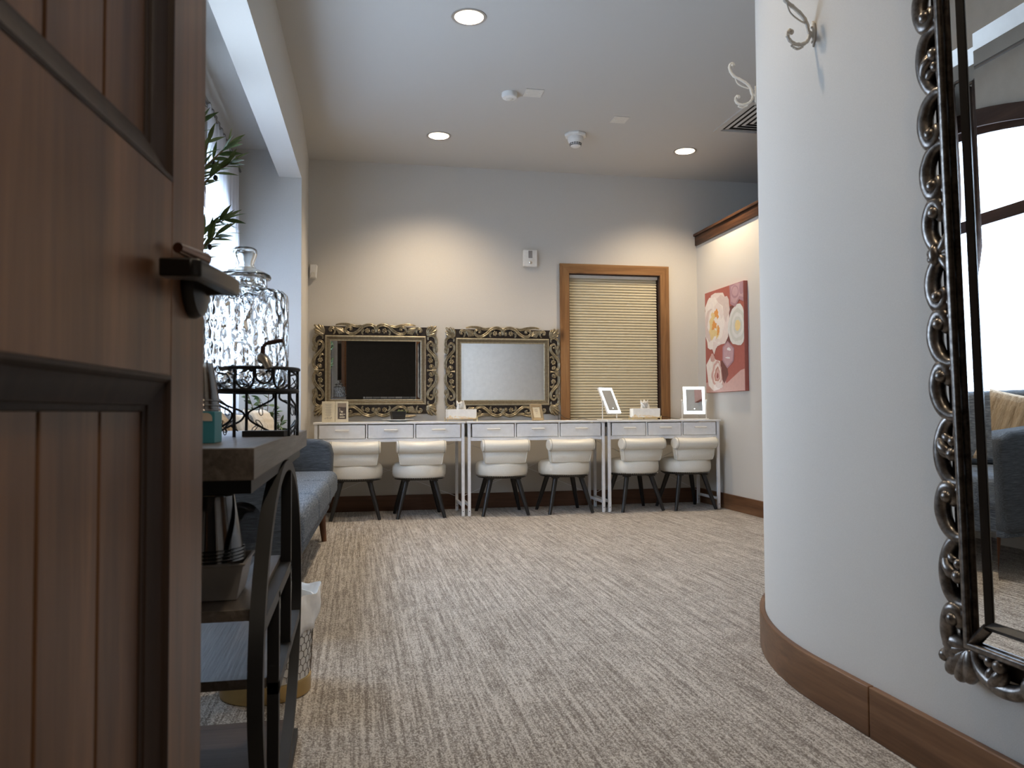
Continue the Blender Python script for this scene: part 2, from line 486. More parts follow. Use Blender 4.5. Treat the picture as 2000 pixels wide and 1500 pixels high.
# arched window: frame, casing, muntins, panes
win = bpy.data.objects.new('window_2', None); COL.objects.link(win); win['kind'] = 'structure'
mb = MB()
def arch_band(mb, i0, i1, xa, xb):
    a = [(AY0+i0, ASILL+max(i0, 0))]+arch_pts(i0)+[(AY1-i0, ASILL+max(i0, 0))]
    b = [(AY0+i1, ASILL+max(i1, 0))]+arch_pts(i1)+[(AY1-i1, ASILL+max(i1, 0))]
    n = len(a)
    vs = [(xa, y, z) for y, z in a]+[(xa, y, z) for y, z in b]+[(xb, y, z) for y, z in a]+[(xb, y, z) for y, z in b]
    fs = []
    for i in range(n-1):
        fs += [(i, i+1, n+i+1, n+i), (2*n+i, 3*n+i, 3*n+i+1, 2*n+i+1), (i, 2*n+i, 2*n+i+1, i+1), (n+i, n+i+1, 3*n+i+1, 3*n+i)]
    mb.add(vs, fs)
arch_band(mb, -.085, .012, XW+.001, XW+.026)
mb.build('window_casing', 'window_wood', win)
mb = MB(); arch_band(mb, .0, .05, XW-.09, XW-.02)
mb.box((XW-.09, AY0+.001, ASILL), (XW-.02, AY1-.001, ASILL+.055))
mb.build('window_frame', 'window_wood', win)
mb = MB()
mb.box((XW-.085, AY0+.03, 1.72), (XW-.03, AY1-.03, 1.785))
for y in (3.33, 4.2): mb.box((XW-.084, y-.028, ASILL+.03), (XW-.031, y+.028, arch_z(y)-.02))
mb.build('window_muntin', 'window_wood', win)
mb = MB(); pl = arch_pts(.03)
mb.prism([(AY0+.03, ASILL+.03)]+pl+[(AY1-.03, ASILL+.03)], XW-.062, XW-.055, 'yz')
mb.build('window_pane', 'frosted_pane', win, smooth=0)
MB().box((XW-.02, AY0-.06, ASILL-.03), (XW+.05, AY1+.06, ASILL)).build('window_sill', 'window_wood', win, bevel=.004)
# right half-height partition with wooden cap, space behind it
CAPZ = 2.36
struct(MB().box((XR, 3.4, 0), (XR+.13, YB, CAPZ)).build('wall_right', 'wall_paint', smooth=0))
mb = MB()
mb.box((XR-.018, 3.4, CAPZ), (XR+.148, YB-.001, CAPZ+.085))
mb.box((XR-.034, 3.4, CAPZ+.085), (XR+.164, YB-.001, CAPZ+.108))
struct(mb.build('trim_1', 'cap_wood', bevel=.004))
struct(MB().box((5.6, 3.3, 0), (5.75, YB, H)).build('wall_far_right', 'wall_paint', smooth=0))
# near right wall with rounded corner
CX, CY, CR = 2.575, 2.05, 1.285
def corner_path(r, y0=-.12, x1=5.7, n=36):
    p = [(CX-r, y0)]
    p += [(CX-r*math.cos(PI/2*i/n), CY+r*math.sin(PI/2*i/n)) for i in range(n+1)]
    return p+[(x1, CY+r)]
def path_wall(mb, r0, r1, z0, z1, y0=-.12, x1=5.7):
    a = corner_path(r0, y0, x1); b = corner_path(r1, y0, x1); n = len(a)
    vs = [(x, y, z) for z in (z0, z1) for P in (a, b) for x, y in P]
    fs = []
    for i in range(n-1):
        fs += [(i, i+1, n+i+1, n+i), (2*n+i, 3*n+i, 3*n+i+1, 2*n+i+1), (i, 2*n+i, 2*n+i+1, i+1), (n+i, n+i+1, 3*n+i+1, 3*n+i)]
    fs += [(0, n, 3*n, 2*n), (n-1, 3*n-1, 4*n-1, 2*n-1)]
    return mb.add(vs, fs)
struct(path_wall(MB(), CR, CR-.12, 0, H).build('wall_near_right', 'wall_paint', smooth=30))
# baseboards
def bb(name, fn, mat): struct(fn.build(name, mat, bevel=.003))
mb = MB(); path_wall(mb, CR+.019, CR+.0005, 0, .128, 1.829, XR-.02); bb('baseboard_near_right', mb, 'base_wood')
mb = MB(); mb.box((CX-CR-.019, 0.0, 0), (CX-CR-.0005, 1.826, .128)); bb('baseboard_near_front', mb, 'base_wood')
mb = MB(); mb.box((xl(YB)+.001, YB-.019, 0), (XR-.001, YB-.0005, .130)); bb('baseboard_back', mb, 'base_wood_x')
mb = MB(); mb.box((XR-.019, 3.42, 0), (XR-.0005, YB-.02, .128)); bb('baseboard_right', mb, 'base_wood')
# front wall with doorway; dim hall behind the camera
mb = MB()
DX0, DX1, DZ = -.16, 1.015, 2.18
mb.box((-1.2, -.14, 0), (DX0-.02, -.02, H)).box((DX1, -.14, 0), (1.3, -.02, H)).box((DX0-.02, -.14, DZ), (DX1, -.02, H))
struct(mb.build('wall_front', 'wall_paint', smooth=0))
mb = MB()
for x0, x1 in ((DX0-.11, DX0), (DX1, DX1+.095)): mb.box((x0, -.02, 0), (x1, .002, DZ+.1))
mb.box((DX0, -.02, DZ), (DX1, .002, DZ+.1))
struct(mb.build('trim_2', 'base_wood', bevel=.003))
mb = MB()
mb.box((-2.6, -5.2, 0), (-2.5, -.14, H)).box((4.5, -5.2, 0), (4.6, -.14, H)).box((-2.6, -5.3, 0), (4.6, -5.2, H))
struct(mb.build('wall_hall', 'hall_paint', smooth=0))
struct(MB().box((-2.6, -5.3, H), (4.6, -.12, H+.1)).build('ceiling_hall', 'hall_paint', smooth=0))
struct(MB().box((-2.6, -5.3, -.13), (4.6, -.13, -.001)).build('floor_hall', 'hall_paint', smooth=0))
t = thing('stone_counter', (1.05, -3.6, 0), 'dark stone-block counter in the hall, seen only in the far left mirror', 'counter')
MB().box((-.9, -.3, 0), (.9, .3, .80)).build('counter_base', 'stone_block', t, bevel=.01)
MB().box((-1.0, -.36, .80), (1.0, .36, .85)).build('counter_top', 'black_wood', t, bevel=.01)

# ---------------------------------------------------------------- back window
win = bpy.data.objects.new('window_1', None); COL.objects.link(win); win['kind'] = 'structure'
tx0, tx1, tz1 = 1.785, 2.815, 2.155
mb = MB(); mb.box((tx0, YB-.024, .60), (tx0+.084, YB-.0005, tz1)).box((tx1-.084, YB-.024, .60), (tx1, YB-.0005, tz1))
mb.build('window_casing', 'alder', win, bevel=.002)
MB().prism([(tx0, tz1), (tx1, tz1), (tx1-.084, tz1-.085), (tx0+.084, tz1-.085)], YB-.0245, YB-.0008).build('window_head', 'alder_x', win, bevel=.002)
mb = MB(); mb.box((wx0+.0, YB-.002, wz0), (wx0+.012, YB+.118, wz1)).box((wx1-.012, YB-.002, wz0), (wx1, YB+.118, wz1)).box((wx0, YB-.002, wz1-.012), (wx1, YB+.118, wz1))
mb.build('window_frame', 'window_wood', win)
MB().box((wx0, YB+.10, wz0), (wx1, YB+.118, wz1)).build('window_pane', 'dark_void', win)
t = thing('cellular_blind', (0, YB+.045, 0), 'closed beige pleated blind filling the wood-trimmed window', 'blind')
MB().box((wx0+.014, -.03, 2.035), (wx1-.016, .03, 2.062)).build('head_rail', 'warm_plastic', t, bevel=.003)
g = []; z = 2.035; k = 0
while z > .75:
    for dz, yy in ((0, -.002), (.004, -.007), (.0115, -.0145), (.015, -.0145), (.0215, -.006)):
        g.append([(wx0+.016, yy, z-dz), (wx1-.022, yy, z-dz)])
    z -= .0252
MB().sheet(g).build('pleated_fabric', 'blind_fabric', t, smooth=25)
MB().box((wx0+.014, -.02, .73), (wx1-.018, .014, .752)).build('bottom_rail', 'warm_plastic', t, bevel=.003)

# ---------------------------------------------------------------- door leaf
def make_door():
    a = R(5.3)
    E = Vector((-.176, .988)); L = .91
    hinge = E-Vector((math.sin(a), math.cos(a)))*L
    t = bpy.data.objects.new('door_1', None); COL.objects.link(t); t['kind'] = 'structure'
    t.location = (hinge.x, hinge.y, .012); t.rotation_euler = (0, 0, -a)
    # local: y runs from the hinge to the free edge, x=0 is the visible face, body goes to -x
    T = .045; st = .118; HT = 2.12
    P = [(.14, .852), (1.055, 1.98)]       # panel openings z
    mb = MB()
    mb.box((-T, 0, 0), (0, st, HT)).box((-T, L-st, 0), (0, L, HT))
    mb.box((-T, st, 0), (0, L-st, P[0][0])).box((-T, st, P[0][1]), (0, L-st, P[1][0])).box((-T, st, P[1][1]), (0, L-st, HT))
    mb.build('stiles_and_rails', 'door_wood', t, bevel=.0015)
    for z0, z1 in P:
        mb = MB()
        prof = [(-.001, .0006), (.003, .0012), (.006, -.0015), (.007, -.004), (.026, -.0115), (.029, -.0125), (.030, -.0145), (.035, -.0155), (.037, -.0185)]
        y0, y1 = st, L-st; vs = []; fs = []
        for d, x in prof: vs += [(x, y0+d, z0+d), (x, y1-d, z0+d), (x, y1-d, z1-d), (x, y0+d, z1-d)]
        for i in range(len(prof)-1):
            for k in range(4):
                l = (k+1) % 4; fs.append((i*4+k, i*4+l, (i+1)*4+l, (i+1)*4+k))
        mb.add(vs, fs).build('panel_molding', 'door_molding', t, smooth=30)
        mb = MB(); w = (L-2*st)/6.2; y = L-st
        ys = [L-st, L-.249, L-.357, L-.465, L-.573, L-.681, st]
        for i in range(len(ys)-1):
            mb.box((-.030, ys[i+1]+.0015, z0+.001), (-.0175, ys[i]-.0015, z1-.001))
        mb.build('plank_panel', 'door_wood', t, bevel=.002)
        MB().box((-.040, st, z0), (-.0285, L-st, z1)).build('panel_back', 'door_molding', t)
    hz = .957; hy = L-.052
    h = bpy.data.objects.new('door_handle', None); COL.objects.link(h); h.parent = t; h.location = (0, hy, hz)
    Mx = Matrix.Rotation(PI/2, 4, 'Y')
    MB().lathe([(.0, 0), (.037, 0), (.0375, .004), (.034, .012), (.022, .016), (.014, .018), (.0, .018)], 40, Mx).build('rosette', 'bronze_black', h)
    mb = MB().cyl((.014, 0, 0), (.042, 0, 0), .012, .010)
    mb.build('lever_neck', 'bronze_black', h)
    MB().prism([(.005, -.122), (.036, -.122), (.043, -.114), (.050, -.02), (.050, .012), (.034, .014), (.031, -.090), (.005, -.104)], -.010, .008, 'xy').build('lever', 'bronze_black', h, bevel=.002)
    mb = MB().lathe([(0, 0), (.006, 0), (.0065, .004), (0, .0055)], 16, Matrix.Translation((.0, 0, .043)) @ Mx)
    MB().tube([(.020, -.018, .026), (.016, -.045, .026), (.010, -.080, .026)], [.0075, .0065, .0055], 12).build('thumb_turn', 'copper_dark', h)
make_door()

# ================================================================ CEILING FIXTURES
LN = ['recessed downlight nearest the viewer, at the top of the picture', 'recessed downlight over the far left mirror', 'recessed downlight over the right end of the back wall', 'recessed downlight before the curved wall, above the picture', 'unseen downlight added just inside the doorway to brighten the door']
def downlight(x, y, lab, watt):
    t = thing('recessed_downlight', (x, y, H), lab, 'ceiling light', 'recessed ceiling lights')
    MB().lathe([(.079, .002), (.079, -.003), (.095, -.0035), (.096, -.001), (.096, .0)], 48).build('trim_ring', 'can_trim', t)
    MB().lathe([(.078, .0), (.072, .03), (.060, .085), (.052, .112)], 48).build('reflector', 'can_reflector', t)
    MB().lathe([(0, .105), (.052, .110)], 40).build('lamp', 'can_lamp', t)
    ld = bpy.data.lights.new('lamp_light', 'SPOT'); ld.energy = watt; ld.color = (1, .80, .55); ld.spot_size = R(124); ld.spot_blend = .75
    ld.shadow_soft_size = .045
    lo = bpy.data.objects.new('lamp_light', ld); COL.objects.link(lo); lo.parent = t; lo.location = (0, 0, .045)
for (x, y), l, p in zip(LIGHTS, LN, (1, 1, 1, .36, .34)): downlight(x, y, l, CAN_W*p)
# unseen area light without a fixture, lifting the dark hall behind the doorway
ld = bpy.data.lights.new('hall_fill', 'AREA'); ld.energy = HALL_W; ld.size = .5; ld.color = (1, .86, .7)
lo = bpy.data.objects.new('hall_fill', ld); COL.objects.link(lo); lo.location = (.4, -1.4, H-.02)

t = thing('smoke_detector', (1.668, 5.888, H), 'white round smoke detector hanging from the middle of the ceiling', 'smoke detector')
MB().lathe([(0, 0), (.085, 0), (.088, -.010), (.084, -.022), (.052, -.028)], 8).build('mounting_base', 'white_plastic', t, smooth=20)
mb = MB().lathe([(.060, -.018), (.062, -.045), (.055, -.066), (.046, -.072), (.040, -.094), (.026, -.103), (0, -.105)], 40)
mb.build('sensor_body', 'white_plastic', t)
mb = MB()
for k in range(16):
    a = 2*PI*k/16
    for zz, rr in ((-.078, .0452), (-.089, .0425)):
        mb.cbox((0, 0, 0), (.003, .011, .006), Matrix.Rotation(a, 4, 'Z') @ Matrix.Translation((rr, 0, zz)))
mb.build('vent_slots', 'black_plastic', t)
t = thing('occupancy_sensor', (1.015, 5.202, H), 'small white round occupancy sensor on the ceiling beside a cover plate', 'sensor')
MB().lathe([(0, 0), (.052, 0), (.054, -.02), (.048, -.034), (.026, -.040)], 36).build('sensor_body', 'white_plastic', t)
MB().lathe([(.026, -.039), (.018, -.046), (0, -.049)], 24).build('lens', 'warm_plastic', t)
def plate(x, y, w, d, lab):
    t = thing('cover_plate', (x, y, H), lab, 'cover plate', 'blank ceiling cover plates')
    MB().box((-w/2, -d/2, -.006), (w/2, d/2, 0)).build('plate', 'warm_plastic', t, bevel=.002)
    for s in (-1, 1): MB().cyl((s*w*.36, 0, -.0075), (s*w*.36, 0, -.005), .006, seg=12).build('screw', 'white_plastic', t)
plate(1.172, 5.165, .125, .125, 'cream blank plate on the ceiling beside the small round sensor')
plate(1.905, 5.53, .115, .125, 'cream blank plate on the ceiling between smoke detector and air vent')
def vent():
    t = thing('air_vent', (2.99, 5.33, H), 'square ceiling air vent with nested slats, half hidden by the curved wall', 'air vent')
    mb = MB(); S = .30
    def ring(s0, s1, z0, z1):
        vs = [(a*s, b*s, z) for s, z in ((s0, z0), (s1, z1)) for a, b in ((-1, -1), (1, -1), (1, 1), (-1, 1))]
        mb.add(vs, [(k, (k+1) % 4, 4+(k+1) % 4, 4+k) for k in range(4)])
    ring(S, S, 0, -.012); ring(S, S-.04, -.012, -.014); ring(S-.04, S-.045, -.014, -.001)
    mb.build('vent_frame', 'plaster_vent', t, smooth=0)
    MB().box((-S+.045, -S+.045, -.0012), (S-.045, S-.045, -.0004)).build('vent_throat', 'dark_void', t)
    for s in (.235, .19, .145, .10, .055):
        mb = MB(); vs = [(a*q, b*q, z) for q, z in ((s, -.007), (s-.017, -.012), (s-.018, -.010), (s-.001, -.005)) for a, b in ((-1, -1), (1, -1), (1, 1), (-1, 1))]
        mb.add(vs, [(i*4+k, i*4+(k+1) % 4, ((i+1) % 4)*4+(k+1) % 4, ((i+1) % 4)*4+k) for i in range(4) for k in range(4)])
        mb.build('vent_slat', 'plaster_vent', t, smooth=0)
vent()

# ================================================================ WALL DEVICES
t = thing('alarm_strobe', (1.513, YB, 2.195), 'white fire alarm strobe box high on the back wall left of the window', 'alarm')
MB().box((-.063, -.038, -.078), (.063, 0, .070)).build('housing', 'white_plastic', t, bevel=.006)
MB().box((-.018, -.041, -.005), (.018, -.037, .060)).build('strobe_lens', 'tub_grey', t, bevel=.004)
MB().ball((0, -.040, -.045), .017, 16, (1, .6, 1)).build('speaker_dome', 'chrome', t)
t = thing('motion_detector', (-.352, YB, 2.02), 'small white wedge motion detector in the far left corner of the back wall', 'motion detector')
MB().prism([(-.030, -.055), (.026, -.058), (.034, .045), (.028, .056), (-.028, .056)], -.045, 0).build('housing', 'white_plastic', t, bevel=.006)
MB().prism([(-.028, -.055), (.020, -.052), (.014, -.010), (-.010, -.008)], -.052, -.043).build('lens', 'warm_plastic', t, bevel=.003)

# ---------------------------------------------------------------- carved wall mirrors
def scroll_pts(c, r0, r1, a0, a1, n=22):
    return [Vector((c[0]+(r0+(r1-r0)*i/n)*math.cos(a0+(a1-a0)*i/n), c[1]+(r0+(r1-r0)*i/n)*math.sin(a0+(a1-a0)*i/n))) for i in range(n+1)]
def rope(mb, P2, r, M, depth=.012, double=True):
    """carved double-ridged strand following 2D points P2 (s,t)"""
    n = len(P2)
    rs = [1.4*r*(.45+.55*math.sin(PI*min(1, .12+.88*i/(n-1))**.8)) if True else r for i in range(n)]
    if double:
        for sgn in (-1, 1):
            Q = []
            for i in range(n):
                t = (P2[min(i+1, n-1)]-P2[max(i-1, 0)]);
                t = t.normalized() if t.length > 0 else Vector((1, 0))
                nn = Vector((-t.y, t.x)); q = P2[i]+nn*sgn*rs[i]*.52
                Q.append(M(q.x, q.y, depth))
            mb.tube(Q, [x*.62 for x in rs], 7)
    else:
        mb.tube([M(q.x, q.y, depth) for q in P2], rs, 8)
def flower(mb, c, r, M, depth=.016):
    for k in range(6):
        a = 2*PI*k/6+.3
        p = M(c[0]+math.cos(a)*r*.62, c[1]+math.sin(a)*r*.62, depth)
        mb.ball(p, r*.37, 8)
    mb.ball(M(c[0], c[1], depth+.004), r*.30, 8)
def leaf(mb, a, b, w, M, depth=.014, lobes=3):
    a = Vector(a); b = Vector(b); d = b-a; nn = Vector((-d.y, d.x)).normalized()
    for k in range(-lobes, lobes+1):
        f = k/lobes; mid = a+d*(.55)+nn*w*f*.8; tip = a+d*(1-.30*abs(f))+nn*w*f
        rs = w*.20
        P = catmull([a.to_3d(), mid.to_3d(), tip.to_3d()], 4)
        mb.tube([M(p.x, p.y, depth+.003*(1-abs(f))) for p in P], [rs*(.5+.8*math.sin(PI*i/(len(P)-1)*.85)) for i in range(len(P))], 6)
def half_band(mb, Lh, M, b=.10, s=1):
    """carving on half a side: centre motif at s=0 out to the corner at s=Lh"""
    k = Lh/.42
    # C scroll round the flower next to the centre
    eye = scroll_pts((.020*k, .040), .004, .020, PI*1.1, PI*3.05, 16)
    arc = catmull([eye[-1].to_3d(), Vector((.012, .078, 0)), Vector((.055*k, .094, 0)), Vector((.105*k, .080, 0)), Vector((.145*k, .045, 0)), Vector((.190*k, .018, 0)), Vector((.235*k, .024, 0)), Vector((.255*k, .050, 0)), Vector((.235*k, .074, 0)), Vector((.205*k, .066, 0)), Vector((.208*k, .048, 0))], 5)
    rope(mb, [Vector((p.x, p.y)) for p in catmull([q.to_3d() for q in eye[::3]], 3)], .006, M)
    rope(mb, [Vector((p.x, p.y)) for p in arc], .0095, M, .015)
    mb.ball(M(.022*k, .042, .016), .010, 10); mb.ball(M(.215*k, .053, .018), .010, 10)
    flower(mb, (.072*k, .045), .024, M)
    rope(mb, [Vector((p.x, p.y)) for p in catmull([(.100*k, .055, 0), (.118*k, .030, 0), (.108*k, .012, 0)], 5)], .006, M)
    # outer ripple and leaf
    rope(mb, [Vector((p.x, p.y)) for p in catmull([(.120*k, .088, 0), (.165*k, .080, 0), (.22*k, .094, 0), (.285*k, .100, 0), (.335*k, .092, 0)], 5)], .008, M, .012)
    leaf(mb, (.345*k, .075), (.262*k, .022), .028, M)
    e2 = scroll_pts((.372*k, .045), .006, .036, -PI*.2, PI*1.35, 18)
    rope(mb, e2, .0085, M, .014)
    mb.ball(M(.372*k, .040, .016), .010, 10)
def side_half(mb, Lh, M):
    k = Lh/.29
    eye = scroll_pts((.030*k, .048), .004, .022, PI*.9, PI*2.9, 16)
    rope(mb, eye, .007, M); mb.ball(M(.030*k, .048, .018), .011, 10)
    arc = catmull([(.010, .060, 0), (.030*k, .088, 0), (.075*k, .094, 0), (.115*k, .080, 0), (.150*k, .050, 0), (.185*k, .022, 0), (.225*k, .020, 0), (.245*k, .045, 0), (.228*k, .064, 0), (.205*k, .054, 0)], 5)
    rope(mb, [Vector((p.x, p.y)) for p in arc], .009, M, .015)
    mb.ball(M(.214*k, .046, .018), .010, 10)
    flower(mb, (.085*k, .042), .024, M)
    rope(mb, [Vector((p.x, p.y)) for p in catmull([(.110*k, .050, 0), (.135*k, .030, 0), (.125*k, .012, 0)], 5)], .006, M)
    rope(mb, [Vector((p.x, p.y)) for p in catmull([(.150*k, .082, 0), (.195*k, .072, 0), (.235*k, .092, 0), (.280*k, .084, 0), (.300*k, .050, 0), (.285*k, .022, 0), (.262*k, .022, 0)], 5)], .008, M, .012)
    rope(mb, [Vector((p.x, p.y)) for p in catmull([(.160*k, .092, 0), (.185*k, .098, 0), (.215*k, .080, 0)], 5)], .006, M, .01)
def wall_mirror(x0, x1, z0, z1, lab, tilt):
    w, h = x1-x0, z1-z0; cx, cz = (x0+x1)/2, (z0+z1)/2
    t = thing('carved_mirror', (cx, YB-.004, z0), lab, 'mirror', 'carved wall mirrors over the desks', rx=tilt)
    b = .10
    mb = MB(); mw, mh = w/2, h
    # dark pierced ground behind the carving
    def gx(s0, t0, s1, t1): mb.box((s0, -.010, t0), (s1, 0, t1))
    gx(-mw+.02, .02, mw-.02, b); gx(-mw+.02, h-b, mw-.02, h-.02); gx(-mw+.02, b, -mw+b, h-b); gx(mw-b, b, mw-.02, h-b)
    mb.mat(1)
    Ls = mw-b; Lv = h/2-b
    for sx in (-1, 1):
        for top in (0, 1):
            M = (lambda s, tt, d, sx=sx, top=top: Vector((sx*s, -d, (h-b+tt) if top else (b-tt))))
            half_band(mb, Ls, M)
        for sz in (-1, 1):
            M = (lambda s, tt, d, sx=sx, sz=sz: Vector((sx*(mw-b+tt), -d, h/2+sz*s)))
            side_half(mb, Lv, M)
            # acanthus at the corner
            c0 = Vector((sx*(mw-b+.012), 0, h/2+sz*(h/2-b+.012)))
            for k in range(-2, 3):
                a = PI/4+k*.27; ln = .112-.018*abs(k)
                e = c0+Vector((sx*math.cos(a)*ln, 0, sz*math.sin(a)*ln)); m = c0+Vector((sx*math.cos(a+k*.1)*ln*.5, 0, sz*math.sin(a+k*.1)*ln*.5))
                P = catmull([c0, m, e], 4)
                mb.tube([p+Vector((0, -.013, 0)) for p in P], [.004+.009*math.sin(PI*i/(len(P)-1)*.9) for i in range(len(P))], 7)
        # cartouche half-way up the sides
        P = [Vector((sx*(mw-b+tt), -.014, h/2)) for tt in (.012, .03, .05, .07, .09)]
        mb.tube(P, [.012, .007, .006, .009, .013], 10)
    for top in (0, 1):
        zc = h-.02 if top else .02
        mb.tube([(0, -.013, zc-.05*(1 if top else -1)), (0, -.013, zc), (0, -.013, zc+.012*(1 if top else -1))], [.006, .011, .004], 10)
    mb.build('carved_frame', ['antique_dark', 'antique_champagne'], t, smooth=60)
    MB().mitre(-mw+b, b, mw-b, h-b, [(-.003, 0), (-.003, .020), (.004, .026), (.010, .026), (.014, .020), (.022, .020), (.026, .016), (.034, .014), (.038, .018), (.043, .016), (.045, .006)]).build('inner_molding', 'champagne_molding', t, smooth=25)
    gx0, gx1, gz0, gz1 = -mw+b+.043, mw-b-.043, b+.043, h-b-.043
    mb = MB(); bv = .024
    mb.add([(gx0+bv, -.012, gz0+bv), (gx1-bv, -.012, gz0+bv), (gx1-bv, -.012, gz1-bv), (gx0+bv, -.012, gz1-bv)], [(0, 1, 2, 3)])
    mb.build('mirror_glass', 'mirror_silver', t, smooth=0)
    MB().mitre(gx0, gz0, gx1, gz1, [(0, .0116), (bv, .012)]).build('mirror_bevel', 'mirror_silver', t, smooth=0)
wall_mirror(-.352, .687, .800, 1.582, 'carved champagne mirror on the left, reflecting the dark doorway', R(.7))
wall_mirror(.753, 1.775, .792, 1.572, 'carved champagne mirror beside the window, reflecting the pale wall', R(.7))

# ---------------------------------------------------------------- rose canvas
def canvas():
    y0, y1, z0, z1 = 5.905, 6.632, .990, 1.880
    t = thing('rose_canvas', (XR-.0005, (y0+y1)/2, z0), 'tall pink rose canvas print on the right wall under the wood cap', 'wall art')
    Wd = y1-y0; Hh = z1-z0
    MB().box((-.034, -Wd/2, 0), (0, Wd/2, Hh)).build('canvas', 'print_rose_bg', t, bevel=.002)
    mats = []; mb = MB(); lay = [0]
    def P(u, v, l): return (-.0346-l*.00006, (0.5-u)*Wd, (1-v)*Hh)     # u from the left of the picture, v from its top
    def blob(pts, mat):
        if mat not in mats: mats.append(mat)
        mb.mat(mats.index(mat)); lay[0] += 1
        n = len(pts); mb.add([P(min(max(u, .004), .996), min(max(v, .003), .997), lay[0]) for u, v in pts], [tuple(range(n))])
    def petal(cu, cv, ru, rv, ang, mat, rag=.06, n=22):
        pts = []
        for k in range(n):
            a = 2*PI*k/n; r = 1+rag*math.sin(3*a+cu*40)+rag*.8*math.sin(7*a+cv*30)
            x = ru*r*math.cos(a); y = rv*r*math.sin(a)
            pts.append((cu+(x*math.cos(ang)-y*math.sin(ang)), cv+(x*math.sin(ang)+y*math.cos(ang))*.80))
        blob(pts, mat)
    blob([(.0, .90), (1, .80), (1, 1), (0, 1)], 'print_pet_p')
    blob([(.45, .60), (1, .62), (1, .78), (.55, .92), (.45, .8)], 'print_rose_bg')
    blob([(.60, .20), (.75, .20), (.72, .40), (.62, .66), (.52, .60), (.55, .40)], 'print_rose_shade')
    blob([(.42, .70), (.56, .68), (.60, .84), (.50, .92), (.40, .85)], 'print_rose_shade')
    # big cream rose
    petal(.30, .30, .36, .33, .1, 'print_pet_a', .07)
    petal(.22, .44, .22, .17, .3, 'print_pet_c', .1); petal(.45, .22, .20, .20, .9, 'print_pet_b', .09); petal(.18, .18, .18, .15, -.5, 'print_pet_c', .08)
    petal(.43, .40, .17, .16, -.6, 'print_pet_a', .1); petal(.12, .33, .13, .2, .1, 'print_pet_b', .06); petal(.31, .31, .22, .22, .4, 'print_pet_c', .08)
    petal(.36, .24, .12, .13, .2, 'print_pet_a', .1); petal(.24, .36, .13, .14, .6, 'print_pet_y', .16); petal(.32, .30, .11, .13, 0, 'print_pet_c', .1)
    petal(.31, .24, .07, .055, .4, 'print_pet_o', .2); petal(.25, .34, .06, .06, 1.0, 'print_pet_o', .25); petal(.34, .42, .04, .075, .1, 'print_pet_y', .2)
    petal(.30, .29, .04, .03, 0, 'print_pet_c', .1); petal(.36, .40, .03, .06, .2, 'print_pet_o', .2); petal(.22, .26, .05, .06, .2, 'print_pet_y', .2)
    blob([(.10, .53), (.20, .52), (.24, .60), (.16, .56)], 'print_pet_c'); blob([(.22, .50), (.34, .52), (.24, .63), (.20, .58)], 'print_pet_a')
    # white ranunculus
    for q, mt in ((1, 'print_pet_w'), (.80, 'print_pet_w2'), (.62, 'print_pet_w'), (.44, 'print_pet_w2'), (.27, 'print_pet_y')):
        petal(.85, .395, .24*q, .235*q, q, mt, .04)
    # ring boxes
    blob([(.66, .0), (1, .0), (1, .19), (.90, .16), (.80, .22), (.68, .18)], 'print_box_line'); blob([(.70, .02), (.86, .0), (1, .03), (1, .15), (.90, .13), (.80, .19), (.70, .16)], 'print_box_pink')
    petal(.80, .08, .09, .075, .2, 'print_box_line', .02); petal(.80, .075, .07, .055, .2, 'print_box_pink', .02)
    petal(.96, .06, .06, .075, .2, 'print_box_line', .02)
    blob([(.60, .52), (.76, .60), (.74, .72), (.58, .78), (.46, .70), (.47, .57)], 'print_box_line'); blob([(.60, .535), (.735, .605), (.715, .71), (.58, .76), (.485, .69), (.495, .58)], 'print_box_pink')
    petal(.63, .60, .05, .018, .2, 'print_ring_silver', .1); petal(.60, .68, .06, .010, .1, 'print_ring_silver', .1)
    # lower blush rose
    blob([(.02, .72), (.18, .62), (.28, .68), (.40, .70), (.42, .80), (.46, .90), (.38, .97), (.22, .985), (.08, .93)], 'print_pet_a')
    blob([(.03, .72), (.17, .64), (.22, .80), (.18, .97), (.08, .92)], 'print_pet_c')
    petal(.31, .82, .14, .15, .1, 'print_pet_p', .08); petal(.32, .82, .10, .12, .2, 'print_pet_a', .08); petal(.32, .83, .075, .09, .2, 'print_pet_q', .1)
    petal(.33, .83, .05, .065, .2, 'print_pet_p', .1); petal(.33, .84, .025, .035, .2, 'print_rose_bg2', .1); petal(.20, .66, .06, .05, .5, 'print_pet_p', .1)
    petal(.36, .93, .1, .04, .2, 'print_pet_b', .1)
    mb.build('rose_print', mats, t, smooth=0)
canvas()

